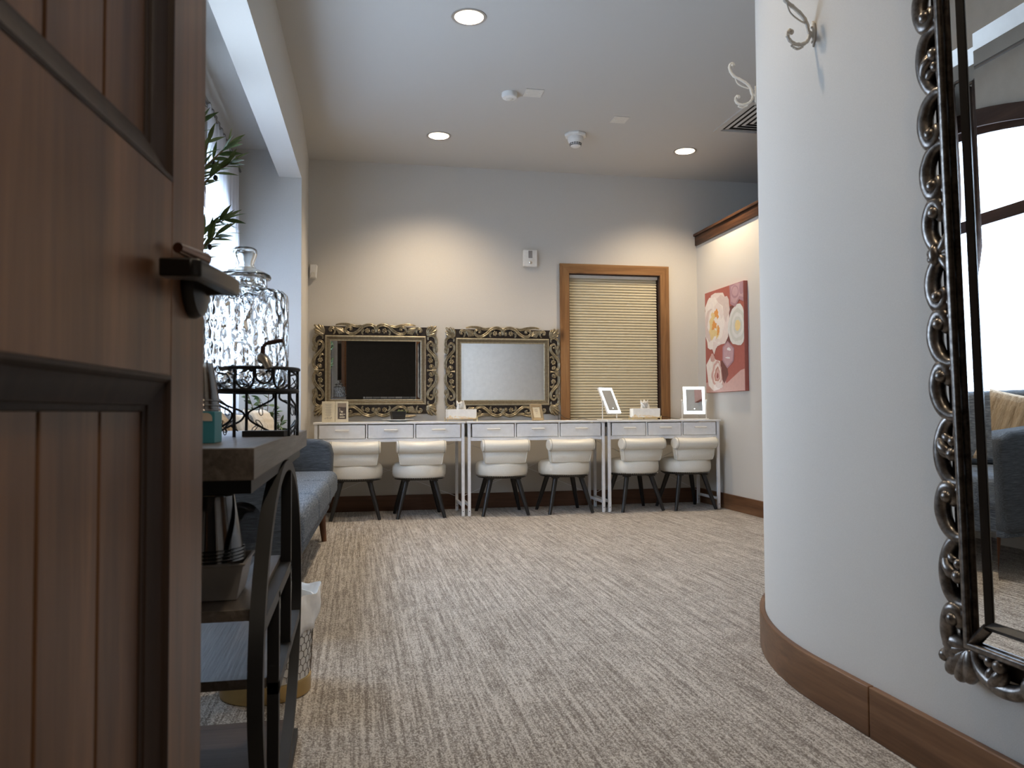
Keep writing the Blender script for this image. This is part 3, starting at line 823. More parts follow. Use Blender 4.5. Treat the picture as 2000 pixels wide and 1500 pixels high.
# ================================================================ DESKS
def desk(x0, x1, lab):
    w = x1-x0; D = .43
    t = thing('vanity_desk', ((x0+x1)/2, 6.33, 0), lab, 'desk', 'white three-drawer desks along the back wall')
    hw = w/2
    MB().box((-hw-.008, -.015, .742), (hw+.008, D+.005, .757)).build('tabletop', 'white_laminate', t, bevel=.002)
    for sx in (-1, 1):
        for y in (0, D-.022):
            xx = sx*(hw-.012)
            MB().cbox((xx, y+.011, .374), (.024, .024, .732)).cyl((xx, y+.011, 0), (xx, y+.011, .012), .014, seg=12).mat(1).cyl((xx, y-.0025, .04), (xx, y+.001, .04), .005, seg=8).build('leg', ['white_metal', 'screw_steel'], t, bevel=.002)
        MB().box((sx*(hw-.012)-.010, .024, .075), (sx*(hw-.012)+.010, D-.024, .097)).build('side_stretcher', 'white_metal', t, bevel=.002)
    MB().box((-hw+.025, .002, .600), (hw-.025, .024, .622)).build('front_rail', 'white_metal', t, bevel=.002)
    MB().box((-hw+.025, .01, .622), (hw-.025, D-.01, .630)).box((-hw+.025, D-.02, .62), (hw-.025, D-.008, .742)).build('drawer_case', 'white_laminate', t)
    dw = (w-.048)/3
    for k in range(1, 3):
        xx = -hw+.024+dw*k
        MB().box((xx-.006, .001, .622), (xx+.006, D-.02, .742)).build('divider', 'white_laminate', t)
    for k in range(3):
        a = -hw+.024+dw*k+.012; b = -hw+.024+dw*(k+1)-.012
        dr = MB().box((a, -.004, .631), (b, .014, .735)).box((a+.01, .014, .633), (b-.01, D-.06, .70)).build('drawer', 'white_laminate', t, bevel=.0015)
        c = (a+b)/2
        mb = MB().tube([(c-.052, -.026, .694), (c+.052, -.026, .694)], .0062, 8)
        for s in (-1, 1): mb.cyl((c+s*.044, -.026, .694), (c+s*.044, -.003, .694), .005, seg=8)
        mb.build('handle', 'white_plastic', dr)
    z0, z1 = .12, .58
    mb = MB()
    for s in (-1, 1): mb.tube([(s*(hw-.02), D-.006, z0), (-s*(hw-.02), D-.006, z1)], .0022, 6)
    mb.build('cross_brace', 'white_metal', t)
desk(-.315, .853, 'left white desk, under the mirror showing the dark doorway')
desk(.879, 2.022, 'middle white desk, under the mirror beside the window')
desk(2.050, 3.042, 'right white desk, below the blind and nearest the rose canvas')

# ================================================================ STOOLS
def stool():
    t = thing('vanity_stool', (0, 0, 0), '', 'stool', 'cream leather stools tucked under the desks')
    z0, z1, r = .315, .432, .212
    prof = [(0, z0), (.19, z0), (r-.008, z0+.004), (r+.002, z0+.02), (r+.004, z0+.05), (r+.002, z0+.085), (r-.010, z1-.012), (r-.035, z1-.001), (r-.08, z1+.006), (0, z1+.010)]
    MB().lathe(prof, 48).build('seat', 'leather', t)
    MB().lathe([(0, .296), (.17, .296), (.198, .300), (.204, .312), (.2, .316), (0, .316)], 48).build('seat_base', 'black_wood', t)
    mb = MB()
    for k in range(72):
        a = 2*PI*k/72; mb.ball((math.cos(a)*.2075, math.sin(a)*.2075, .314), .0042, 6)
    mb.build('nailhead_trim', 'chrome', t)
    for k in range(4):
        a = PI/4+k*PI/2; c, s = math.cos(a), math.sin(a)
        tp = Vector((c*.155, s*.155, .297)); bt = Vector((c*.262, s*.262, 0))
        mb = MB().tube([tp, tp.lerp(bt, .5), bt], [.021, .018, .0135], 14)
        mb.cbox((c*.158, s*.158, .292), (.052, .052, .010))
        mb.build('leg', 'black_wood', t)
    # back towards the room (-y): curved panel and rolled top
    def arc_x(u, wd, y): # slight horizontal curvature
        x = u*wd/2; return x, y+.030*(u*u)
    g = []
    ys = [(-.235, .375), (-.226, .40), (-.216, .44), (-.210, .48), (-.212, .515), (-.222, .53)]
    yi = [(-.165, .40), (-.160, .44), (-.158, .48), (-.162, .52)]
    prof = [(-.205, .418), (-.214, .450), (-.216, .485), (-.214, .520), (-.150, .535), (-.145, .48), (-.148, .42)]
    n = 14; vs = []; fs = []; m = len(prof)
    for j in range(n+1):
        u = -1+2*j/n
        for (y, z) in prof:
            wd = .33+.03*(z-.42)/.1
            x, yy = arc_x(u, wd, y)
            bulge = .010*(1-u**4)*(1 if y < -.19 else 0)*math.sin(PI*min(1, max(0, (z-.415)/.11)))
            vs.append((x, yy-bulge, z))
    for j in range(n):
        for k in range(m):
            l = (k+1) % m; fs.append((j*m+k, j*m+l, (j+1)*m+l, (j+1)*m+k))
    fs += [tuple(range(m)), tuple(n*m+k for k in range(m-1, -1, -1))]
    bk = MB().add(vs, fs).build('backrest', 'leather', t, bevel=.006)
    for s in (-1, 1):
        mb = MB()
        mb.tube([(*arc_x(s*.985, .33+.03*(z-.42)/.1, y), z) for y, z in [(-.209, .425), (-.219, .46), (-.220, .50), (-.218, .520)]], .0035, 6)
        mb.build('piping', 'leather', bk)
    # roll: section circle with a drop to the inside
    vs = []; fs = []; m = 22
    for j in range(n+1):
        u = -1+2*j/n; ed = 1 if abs(u) < .97 else .93
        for k in range(m):
            a = 2*PI*k/m
            ry = .050; rz = .049
            sag = -.006*math.cos(u*PI*.5)*(1 if math.sin(a) > .3 else 0)
            y = -.222+ry*math.cos(a)*ed+(.03 if math.cos(a) > .3 else 0)*math.cos(a); z = .562+rz*math.sin(a)*ed+sag
            x, yy = arc_x(u, .386, y); vs.append((x, yy, z))
    for j in range(n):
        for k in range(m):
            l = (k+1) % m; fs.append((j*m+k, j*m+l, (j+1)*m+l, (j+1)*m+k))
    fs += [tuple(range(m)), tuple(n*m+k for k in range(m-1, -1, -1))]
    rl = MB().add(vs, fs).build('rolled_top', 'leather', t, bevel=.004, smooth=50)
    for s in (-1, 1):
        mb = MB()
        P = [(*arc_x(s*.93, .386, -.222+.0512*math.cos(2*PI*k/20)+(.03 if math.cos(2*PI*k/20) > .3 else 0)*math.cos(2*PI*k/20)), .562+.0502*math.sin(2*PI*k/20)) for k in range(20)]
        mb.tube(P, .0022, 5, closed=True)
        mb.build('seam', 'leather_seam', rl)
    return t
SL = [(-.004, 'cream stool at the far left, partly behind the grey sofa arm', 0),
      (.501, 'cream stool under the right half of the left desk', 1),
      (1.178, 'cream stool under the left half of the middle desk', 0),
      (1.707, 'cream stool under the right half of the middle desk', 4),
      (2.315, 'cream stool under the left half of the right desk', 6),
      (2.788, 'cream stool at the far right, nearest the rose canvas wall', 4)]
first = None
for x, lab, rz in SL:
    if first is None:
        first = stool(); first.location = (x, 6.472, 0); first['label'] = lab
    else: dup(first, (x, 6.472, 0), lab, R(rz))

# ================================================================ THINGS ON THE DESKS
DT = .757
# double photo stand
t = thing('photo_stand', (-.161, 6.47, DT), 'cream double photo frame standing at the left end of the left desk', 'picture frame')
MB().box((-.102, -.010, 0), (-.002, .008, .165)).box((.000, -.006, 0), (.102, .012, .165)).build('frame_panels', 'cream_paper', t, bevel=.003)
mb = MB().box((-.083, -.0112, .022), (-.022, -.0102, .148))
mb.mat(1)
for k, (w_, z_) in enumerate([(.05, .14), (.042, .132), (.046, .118), (.034, .108), (.046, .097), (.040, .088), (.048, .078), (.038, .068), (.046, .058), (.03, .050)]):
    mb.box((-.052-w_/2, -.0122, z_), (-.052+w_/2, -.0114, z_+.0022))
for k in range(6): mb.box((-.080+k*.010, -.0122, .026+.003*(k % 2)), (-.075+k*.010, -.0114, .034+.004*(k % 3)))
mb.build('menu_card', ['cream_paper', 'ink_grey'], t, smooth=0)
mb = MB().box((.020, -.0075, .025), (.086, -.0065, .150)).mat(1).box((.021, -.0082, .120), (.055, -.0076, .149)).box((.055, -.0081, .118), (.085, -.0075, .149))
mb.mat(2).box((.034, -.0086, .036), (.074, -.0080, .044)); mb.box((.036, -.0086, .054), (.052, -.008, .068)).box((.056, -.0086, .052), (.062, -.008, .070)).box((.066, -.0086, .060), (.078, -.008, .066))
mb.prism([(.045, .076), (.059, .076), (.062, .092), (.056, .086), (.048, .090), (.043, .096)], -.0086, -.008)
mb.prism([(.035, .080), (.038, .080), (.036, .112), (.033, .112)], -.0086, -.008)
mb.build('dark_photo', ['ink_dark', 'ink_tan', 'cream_paper'], t, smooth=0)
# saucer with potted succulent
t = thing('saucer', (.334, 6.50, DT), 'white saucer under the small black plant pot', 'plate')
MB().lathe([(0, .002), (.055, .002), (.060, 0), (.068, .002), (.105, .0125), (.130, .017), (.130, .0195), (.104, .016), (.066, .0065), (0, .0065)], 48).build('dish', 'white_ceramic', t)
t = thing('potted_succulent', (.334, 6.50, DT+.0066), 'small succulent in a black square pot on a white saucer', 'plant')
mb = MB(); M4 = Matrix.Rotation(0.1, 4, 'Z')
vs = [(a*q, b*q, z) for q, z in ((.048, 0), (.058, .078), (.054, .078), (.050, .066)) for a, b in ((-1, -1), (1, -1), (1, 1), (-1, 1))]
mb.add(vs, [(i*4+k, i*4+(k+1) % 4, (i+1)*4+(k+1) % 4, (i+1)*4+k) for i in range(3) for k in range(4)]+[(3, 2, 1, 0)], M4)
pot = mb.build('pot', 'pot_black', t, bevel=.002)
MB().cbox((0, 0, .066), (.098, .098, .004), M4).build('soil', 'soil', t)
mb = MB()
def blade(mb, base, d, ln, w, curl=.3, n=5, thick=.0):
    d = Vector(d).normalized(); side = d.cross(Vector((0, 0, 1)));
    side = side.normalized() if side.length > .01 else Vector((1, 0, 0))
    rows = []; p = Vector(base); dd = d.copy()
    for i in range(n+1):
        f = i/n; ww = w*math.sin(PI*(.12+.88*f))*.5 if f < 1 else w*.02
        rows.append([p-side*ww, p+dd.cross(side)*ww*.35, p+side*ww])
        p = p+dd*ln/n; dd = (dd+Vector((0, 0, -curl/n))).normalized()
    mb.sheet(rows)
for k in range(16):
    a = random.uniform(0, 2*PI); el = random.uniform(.15, 1.2)
    blade(mb, (random.uniform(-.03, .04), random.uniform(-.03, .03), .066), (math.cos(a), math.sin(a), el), random.uniform(.03, .055), .016)
for a in (0, .3, -.4, .9): blade(mb, (.035, 0, .068), (math.cos(a), math.sin(a)*.5, .35), .055, .018, .8)
mb.build('leaves', 'succulent', t, solid=.001)
# tissue boxes
def tissue(x, y, lab, rz, w=.235):
    t = thing('tissue_box', (x, y, DT), lab, 'tissue box', 'tissue boxes in gold holders', rz=rz)
    h0 = .020
    MB().box((-w/2, -.062, h0), (w/2, .062, h0+.078)).build('box', 'white_paper', t, bevel=.003)
    mb = MB()
    for k in range(9):
        u = -w/2+.004+(w-.008)*k/8
    pts = [(-w/2+.002, h0+.001)]+[(-w/2+.002+(w-.004)*k/16, h0+.012+.012*abs(math.sin(k*.9+.4))+.006*math.sin(k*2.1)) for k in range(17)]+[(w/2-.002, h0+.001)]
    mb.prism(pts, -.0632, -.0622); mb.build('gold_pattern', 'gold_wash', t, smooth=0)
    hd = MB()
    hd.tube([(-w/2-.006, -.068, h0-.002), (w/2+.006, -.068, h0-.002), (w/2+.006, .068, h0-.002), (-w/2-.006, .068, h0-.002)], .0018, 6, closed=True)
    hd.box((-w/2, -.062, h0-.003), (w/2, .062, h0-.001))
    for sx in (-1, 1):
        for sy in (-1, 1):
            xx, yy = sx*(w/2+.004), sy*.067
            hd.tube([(xx, yy, 0), (xx, yy, .020), (xx+sx*.003, yy, .034)], [.0028, .0018, .0024], 6)
    hd.build('gold_holder', 'gold', t)
    mb = MB()
    for k in range(9):
        a = 2*PI*k/9+.2; rr = .045 if k % 2 else .03; hh = random.uniform(.05, .075)
        c, s_ = math.cos(a), math.sin(a)
        rows = []
        for i in range(5):
            f = i/4; wv = .020*math.sin(PI*(.25+.65*f))
            p = Vector((c*rr*f, s_*rr*f*.6, h0+.076+hh*f)); side = Vector((-s_, c, 0))
            rows.append([p-side*wv, p+Vector((0, 0, .004+.004*math.sin(k))), p+side*wv])
        mb.sheet(rows)
    for k in (-1, 0, 1):
        rows = [[Vector((k*.018+sx*.022*math.sin(PI*(.3+.65*f)), -.01, h0+.076+.068*f-.01*abs(k))) for sx in (-1, 0, 1)] for f in (0, .3, .6, .85, 1)]
        mb.sheet(rows)
    mb.build('tissue', 'white_paper', t, solid=.0008, smooth=60)
tissue(.845, 6.48, 'white and gold tissue box between the two carved mirrors', R(3))
tissue(2.430, 6.48, 'white and gold tissue box between the two lit makeup mirrors', R(-6))
# papers
for x, y, w_, rz, lab in ((.60, 6.44, .19, .05, 'loose white sheet lying beside the left tissue box'), (1.795, 6.42, .15, -.1, 'white card lying on the middle desk below the window trim'), (2.70, 6.44, .10, .05, 'small white card lying on the right desk by the cable')):
    t = thing('paper_sheet', (x, y, DT), lab, 'paper', rz=rz)
    MB().box((-w_/2, -.06, .0003), (w_/2, .06, .0035)).build('sheet', 'white_paper', t)
# tan picture frame leaning
t = thing('tan_picture_frame', (1.492, 6.50, DT+.001), 'small tan picture frame tilted on the middle desk under the mirror', 'picture frame', rz=R(28), rx=R(-14))
MB().mitre(-.062, 0, .062, .138, [(0, 0), (0, .012), (.004, .014), (.016, .008), (.022, .008), (.024, .003)]).build('frame', 'tan_frame', t, smooth=20)
mb = MB().box((-.044, -.0035, .018), (.044, 0, .120)).mat(1)
for z_, w_ in ((.095, .02), (.088, .034), (.080, .028), (.072, .03), (.06, .016)): mb.box((-w_/2, -.0043, z_), (w_/2, -.0036, z_+.0018))
mb.build('card', ['cream_paper', 'ink_tan'], t, smooth=0)
MB().box((-.060, -.001, .002), (.060, .003, .136)).prism([(.0, .0), (.0, .10), (.05, .0)], -.014, .014, 'yz').build('easel_back', 'black_plastic', t)
# lit makeup mirrors
def makeup_mirror(x, y, lab, rz, tilt, lean=0):
    t = thing('makeup_mirror', (x, y, DT), lab, 'makeup mirror', 'lit makeup mirrors on the right desks', rz=rz)
    w, h = .200, .245
    mb = MB().box((-.11, -.055, 0), (.11, -.045, .008)).box((-.11, .045, 0), (.11, .055, .008)).box((-.112, -.055, 0), (-.100, .055, .008)).box((.100, -.055, 0), (.112, .055, .008))
    mb.build('base', 'white_plastic', t, bevel=.002)
    for s in (-1, 1):
        MB().tube([(s*.108, 0, .004), (s*.108, 0, .165)], .0042, 8).ball((s*.110, 0, .165), .009, 10).build('support', 'white_plastic', t)
    p = bpy.data.objects.new('mirror_panel', None); COL.objects.link(p); p.parent = t; p.location = (0, 0, .165); p.rotation_euler = (tilt, lean, 0)
    MB().box((-w/2, -.004, -h/2), (w/2, .012, h/2)).build('panel_shell', 'white_plastic', p, bevel=.004)
    MB().mitre(-w/2+.004, -h/2+.006, w/2-.004, h/2-.004, [(0, .0045), (0, .0062), (.023, .0062), (.023, .0045)]).build('light_strip', 'led_white', p, smooth=0)
    MB().add([(-w/2+.027, -.0052, -h/2+.029), (w/2-.027, -.0052, -h/2+.029), (w/2-.027, -.0052, h/2-.027), (-w/2+.027, -.0052, h/2-.027)], [(0, 1, 2, 3)]).build('mirror_glass', 'mirror_dim', p, smooth=0)
    MB().lathe([(.0, .0065), (.0045, .0065)], 12, Matrix.Translation((0, 0, -h/2+.05)) @ Matrix.Rotation(PI/2, 4, 'X')).build('touch_dot', 'led_white', p)
makeup_mirror(2.122, 6.50, 'lit rectangular makeup mirror tilted sideways near the window blind', R(38), R(-24))
makeup_mirror(2.890, 6.50, 'lit rectangular makeup mirror upright at the right end of the desks', R(-4), R(-4))
def cable(P, r, mat, lab):
    o = MB().tube(catmull(P, 8), r, 6).build('power_cable', mat); return tag(o, lab, 'cable')
cable([(2.88, 6.58, DT+.003), (2.80, 6.62, DT+.003), (2.72, 6.70, DT+.02), (2.65, 6.80, .80), (2.60, 6.838, .845), (2.56, 6.838, .80), (2.55, 6.838, .70)], .0022, 'cable_black', 'thin black cable looping behind the upright makeup mirror')
cable([(2.06, 6.60, DT+.003), (1.99, 6.64, DT+.003), (1.93, 6.68, DT+.014), (1.88, 6.74, DT+.003), (1.80, 6.78, DT+.02), (1.76, 6.84, .82), (1.765, 6.845, .72)], .0022, 'cable_black', 'thin black cable trailing from the tilted makeup mirror')

# ================================================================ COAT HOOKS
def hook(loc, rz, lab, sc=1):
    # local: +y out from the wall, z up
    t = thing('coat_hook', loc, lab, 'coat hook', 'ornate white coat hooks on the curved wall', rz=rz)
    t.scale = (sc, sc, sc)
    MB().prism([(-.014, .040), (-.018, .010), (-.012, -.030), (0, -.050), (.012, -.030), (.018, .010), (.014, .040), (0, .055)], 0, .008).mat(1).cyl((0, .006, .028), (0, .0105, .028), .006, seg=10).cyl((0, .006, -.030), (0, .0105, -.030), .006, seg=10).build('back_plate', ['hook_white', 'nickel'], t, bevel=.002)
    up = catmull([(0, .006, -.002), (0, .022, .010), (0, .030, .042), (0, .050, .072), (0, .085, .100), (0, .118, .124), (0, .138, .158), (0, .140, .185), (0, .128, .198), (0, .118, .188), (0, .124, .178)], 6)
    MB().tube(up, [.0078 if i % 5 else .0095 for i in range(len(up))], 8).ball((0, .123, .185), .012, 10).build('upper_arm', 'hook_white', t)
    dn = catmull([(0, .018, .006), (0, .024, -.022), (0, .045, -.040), (0, .078, -.044), (0, .104, -.030), (0, .112, -.008), (0, .102, .008), (0, .090, .002)], 6)
    MB().tube(dn, [.0070 if i % 4 else .0088 for i in range(len(dn))], 8).ball((0, .096, .002), .011, 10).build('lower_arm', 'hook_white', t)
    mb = MB()
    for k in range(7):
        f = k/6; mb.ball((0, .05+.045*f, -.052-.010*math.sin(PI*f)), .0055, 8)
    mb.build('beaded_ornament', 'hook_white', t)
    mb = MB()
    mb.tube(catmull([(0, .030, .040), (0, .062, .052), (0, .098, .078), (0, .112, .112)], 6), .0035, 6)
    mb.build('curved_brace', 'hook_white', t)
hook((CX-CR-.0003, 2.04, 1.905), R(90), 'ornate white coat hook nearest the viewer, cut by the top edge', .74)
th = R(28.2)
hook((CX-(CR+.0003)*math.cos(th), CY+(CR+.0003)*math.sin(th), 1.985), PI/2-th, 'ornate white coat hook at the edge of the curved wall', .66)

# ================================================================ BIG LEANING MIRROR
def big_mirror():
    YO, ZB = 1.548, .262           # outer left edge and bottom of the carving
    wd, ht = .86, 1.95
    t = thing('pewter_mirror', (CX-CR-.002, YO, ZB-.02), 'tall dark pewter carved mirror on the near right wall', 'mirror', ry=R(-1.4))
    # local: -y runs along the wall towards the viewer (s), z up, -x out of the wall
    def L(s, z, d): return Vector((-d, -s, z))
    b = .096
    D0 = .022
    mb = MB()
    # dark back board
    mb.box((-D0, -wd+.05, .05), (-.004, -.05, ht-.05))
    mb.build('back_board', 'antique_dark', t)
    # carving
    mb = MB()
    def strand(P, r, depth, taper=True, flat=1.0):
        Q = catmull([(p[0], p[1], 0) for p in P], 6); n = len(Q)
        rs = [r*(.55+.6*math.sin(PI*(.08+.84*i/(n-1)))) if taper else r for i in range(n)]
        mb.tube([place(q.x, q.y, depth+.006*math.sin(PI*i/(n-1))) for i, q in enumerate(Q)], rs, 12)
    def cs(z, s=1, big=False):
        """C scroll: t=0 at the rod, t=b outside; opens to the rod; eye with a ball at the lower end (s=1) or upper end"""
        h = .058
        strand([(.004, z+s*h*.95), (.035, z+s*h*.98), (.068, z+s*h*.72), (.086, z+s*h*.2), (.084, z-s*h*.35), (.066, z-s*h*.80), (.044, z-s*h*.80), (.036, z-s*h*.45), (.050, z-s*h*.25)], .0155, .030)
        mb.ball(place(.053, z-s*h*.50, .044), .0145, 12)
        strand([(.0, z-s*h*.9), (.02, z-s*h*.75), (.03, z-s*h*.55)], .010, .026)
    def lf(z, s=1):
        """acanthus scroll with two balls by the rod"""
        h = .072
        strand([(.002, z+s*h*.92), (.030, z+s*h*.98), (.062, z+s*h*.78), (.084, z+s*h*.35), (.090, z-s*h*.15), (.080, z-s*h*.62), (.055, z-s*h*.92), (.018, z-s*h*.98), (.0, z-s*h*.8)], .0145, .026)
        strand([(.020, z+s*h*.75), (.012, z+s*h*.45), (.020, z+s*h*.20)], .009, .030); mb.ball(place(.020, z+s*h*.25, .042), .0125, 12)
        mb.ball(place(.022, z-s*h*.12, .044), .015, 12)
        strand([(.034, z-s*h*.10), (.052, z-s*h*.02), (.070, z+s*h*.12), (.084, z+s*h*.36)], .011, .036)
        strand([(.036, z-s*h*.16), (.056, z-s*h*.14), (.076, z-s*h*.02), (.090, z+s*h*.20)], .009, .032)
        strand([(.040, z+s*h*.30), (.056, z+s*h*.34), (.070, z+s*h*.50)], .009, .030)
    # left side (place maps t outward)
    def place(tt, z, d): return L(b-tt*.72, z, d)
    cz = 1.16-ZB+.02
    zz = cz
    # bow knot in the middle
    mb.ball(place(.055, cz, .046), .014, 12, (1, .9, 1.7))
    for s in (-1, 1):
        strand([(.055, cz), (.025, cz+s*.018), (.004, cz+s*.045)], .010, .034); strand([(.055, cz), (.078, cz+s*.008), (.094, cz+s*.002)], .0075, .034)
        strand([(.02, cz+s*.05), (.012, cz+s*.075), (.022, cz+s*.09)], .009, .03)
    for s in (-1, 1):
        z = cz+s*.062; cs(z, -s if s < 0 else -s); z += s*.116; cs(z, s); z += s*.112; cs(z, s)
        z += s*.128; lf(z, -s)
        z += s*.128; cs(z, s); z += s*.128; lf(z, -s); z += s*.13; cs(z, s); z += s*.125
        if s > 0: lf(z, -s)
        else:
            pass
    # bottom band
    def place(tt, q, d): return L(q, b-tt*.72, d)
    q = b+.075
    for k, kind in enumerate('lclclcl'):
        (lf if kind == 'l' else cs)(q, -1 if k % 2 == 0 else 1); q += .118
    # top band
    def place(tt, q, d): return L(q, ht-b+tt, d)
    q = b+.075
    for k, kind in enumerate('lclclcl'):
        (lf if kind == 'l' else cs)(q, -1 if k % 2 == 0 else 1); q += .118
    # right band
    def place(tt, z, d): return L(wd-b+tt, z, d)
    z = .16; k = 0
    while z < ht-.1:
        (cs if k % 2 else lf)(z, 1); z += .128; k += 1
    # corner leaves
    for (cs_, cz_, ds, dz) in ((b-.01, b-.01, -1, -1), (b-.01, ht-b+.01, -1, 1), (wd-b+.01, b-.01, 1, -1), (wd-b+.01, ht-b+.01, 1, 1)):
        for k in range(-2, 3):
            a = PI/4+k*.34; ln = .088-.010*abs(k)
            P = catmull([(cs_, cz_, 0), (cs_+ds*math.cos(a+k*.12)*ln*.55, cz_+dz*math.sin(a+k*.12)*ln*.55, 0), (cs_+ds*math.cos(a)*ln, cz_+dz*math.sin(a)*ln, 0)], 6)
            mb.tube([L(p.x, p.y, .030) for p in P], [.007+.013*math.sin(PI*min(1, (i+1)/len(P))*.9) for i in range(len(P))], 10)
        mb.ball(L(cs_+ds*.066, cz_+dz*.030, .036), .014, 12)
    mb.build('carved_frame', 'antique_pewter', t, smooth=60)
    # outer rod, mirrored border, black moulding, centre glass
    def rect_tube(name, i, r, d, mat, seg=12):
        s0, s1, z0, z1 = i, wd-i, i, ht-i
        m_ = MB(); prof = [(r*math.cos(2*PI*k/seg), r*math.sin(2*PI*k/seg)) for k in range(seg)]
        vs = []
        for a, c in prof:
            vs += [L(s0+a, z0+a, d+c), L(s1-a, z0+a, d+c), L(s1-a, z1-a, d+c), L(s0+a, z1-a, d+c)]
        fs = [(k*4+j, k*4+(j+1) % 4, ((k+1) % seg)*4+(j+1) % 4, ((k+1) % seg)*4+j) for k in range(seg) for j in range(4)]
        m_.add(vs, fs).build(name, mat, t, smooth=50)
    rect_tube('outer_rod', b+.003, .0085, .046, 'antique_pewter')
    def strip(i0, d0, i1, d1):
        vs = []
        for i, d in ((i0, d0), (i1, d1)): vs += [L(i, i, d), L(wd-i, i, d), L(wd-i, ht-i, d), L(i, ht-i, d)]
        return vs, [(k, (k+1) % 4, 4+(k+1) % 4, 4+k) for k in range(4)]
    MB().add(*strip(b+.006, .0370, b+.048, .0374)).build('mirror_border', 'mirror_silver', t, smooth=0)
    rect_tube('black_molding', b+.055, .0095, .040, 'black_wood', 4)
    i = b+.062; e = .022
    MB().add(*strip(i, .0379, i+e, .0385)).build('mirror_bevel', 'mirror_silver', t, smooth=0)
    j = i+e
    MB().add([L(j, j, .0385), L(wd-j, j, .0385), L(wd-j, ht-j, .0385), L(j, ht-j, .0385)], [(0, 1, 2, 3)]).build('mirror_glass', 'mirror_silver', t, smooth=0)
    # mitre caps in the mirrored border's lower corner
    for (s0, z0, s1, z1) in ((b+.006, b+.006, b+.050, b+.050), (b+.006, ht-b-.006, b+.050, ht-b-.050)):
        P0 = L(s0, z0, .043); P1 = L(s1, z1, .041)
        MB().tube([P0, P1], .010, 4).build('corner_cap', 'antique_pewter', t)
big_mirror()

# ================================================================ CONSOLE BY THE DOOR
def console():
    t = thing('console_table', (0, 0, 0), 'dark console table with oval black metal frame behind the open door', 'console table')
    XF, XB = -.155, -.515; Y0, Y1 = 1.205, 2.23
    zt = .777
    MB().box((XB-.01, 1.185, zt-.046), (-.142, 2.42, zt)).build('tabletop', 'shelf_wood', t, bevel=.0015)
    MB().box((XB, 1.22, zt-.068), (-.150, 2.25, zt-.0465)).build('top_frame', 'black_metal', t)
    cy, cz, a, b = 1.775, .385, .446, .330
    def flatbar(P, w, thn, x):
        """flat bar in the plane x, width w along the curve normal, thickness thn in x"""
        m_ = MB(); n = len(P); vs = []; fs = []
        for i in range(n):
            p = P[i]; tt = P[min(i+1, n-1)]-P[max(i-1, 0)]
            tt = tt.normalized(); nn = Vector((-tt.y, tt.x))
            for sx, sn in ((-1, -1), (1, -1), (1, 1), (-1, 1)):
                q = p+nn*w/2*sn; vs.append((x+sx*thn/2, q.x, q.y))
        for i in range(n-1):
            for k in range(4): fs.append((i*4+k, i*4+(k+1) % 4, (i+1)*4+(k+1) % 4, (i+1)*4+k))
        fs += [(0, 1, 2, 3), tuple((n-1)*4+k for k in (3, 2, 1, 0))]
        return m_.add(vs, fs)
    N = 72
    for x, nm in ((XF, 'front'), (XB+.012, 'rear')):
        ell = [Vector((cy+a*math.cos(2*PI*k/N), cz+b*math.sin(2*PI*k/N))) for k in range(N+1)]
        flatbar(ell, .022, .024, x).build('oval_frame', 'black_metal', t, smooth=30)
        MB().box((x-.011, 1.875, .300), (x+.011, 1.900, zt-.068)).build('upright', 'black_metal', t, bevel=.001)
        MB().box((x-.011, 1.600, .062), (x+.011, 1.625, .484)).build('upright', 'black_metal', t, bevel=.001)
        MB().box((x-.011, 1.372, .470), (x+.011, 1.90, .492)).build('shelf_rail', 'black_metal', t)
        MB().box((x-.011, 1.600, .290), (x+.011, 2.175, .312)).build('shelf_rail', 'black_metal', t)
        MB().box((x-.011, 1.30, .0), (x+.011, 2.13, .024)).box((x-.011, 1.5, .024), (x+.011, 1.93, .066)).build('foot_rail', 'black_metal', t)
    MB().box((XB+.024, 1.385, .484), (XF-.012, 1.90, .503)).build('shelf', 'shelf_wood', t, bevel=.001)
    MB().box((XB+.024, 1.602, .302), (XF-.012, 2.160, .321)).build('shelf', 'shelf_wood', t, bevel=.001)
    MB().box((XB+.024, 1.31, .026), (XF-.012, 2.12, .052)).build('bottom_shelf', 'shelf_end', t, bevel=.001)
    return zt
ZT = console()
# teal square box
t = thing('teal_box', (-.268, 1.43, ZT), 'small teal box with sand-coloured petal shapes on the console by the door', 'box')
MB().box((-.038, -.036, 0), (.038, .036, .053)).build('box', 'teal_card', t, bevel=.001)
def petals(mb, x0, z0, s):
    P = []
    for k in range(9): a = PI/2*k/8; P.append((x0+s-s*.5*(1-math.sin(a)) if False else x0+s*(.0+.0)+s*math.cos(PI-a)*.45+s*.45, z0+s*.55+s*.45*math.sin(a)))
    return P
def leafpoly(x0, z0, w, h):
    # rounded at two opposite corners
    P = []
    r = w*.6
    P += [(x0, z0)]
    P += [(x0+w-r+r*math.cos(a), z0+r-r*1+r*(1-math.cos(0))+r*math.sin(a)-0) for a in [0]]
    return P
mb = MB()
def rp(x0, z0, x1, z1, r, corners):
    P = []
    def arc(cx_, cz_, a0): return [(cx_+r*math.cos(a0+PI/2*k/6), cz_+r*math.sin(a0+PI/2*k/6)) for k in range(7)]
    P += arc(x0+r, z0+r, PI) if 'bl' in corners else [(x0, z0)]
    P += arc(x1-r, z0+r, 1.5*PI) if 'br' in corners else [(x1, z0)]
    P += arc(x1-r, z1-r, 0) if 'tr' in corners else [(x1, z1)]
    P += arc(x0+r, z1-r, PI/2) if 'tl' in corners else [(x0, z1)]
    return P
mb.prism(rp(-.033, .024, .010, .0505, .018, ('tl', 'br')), -.0368, -.0362)
mb.prism(rp(.014, .037, .034, .0505, .009, ('tr', 'bl')), -.0368, -.0362)
mb.prism(rp(-.035, .009, -.017, .021, .007, ('tr', 'bl')), -.0368, -.0362)
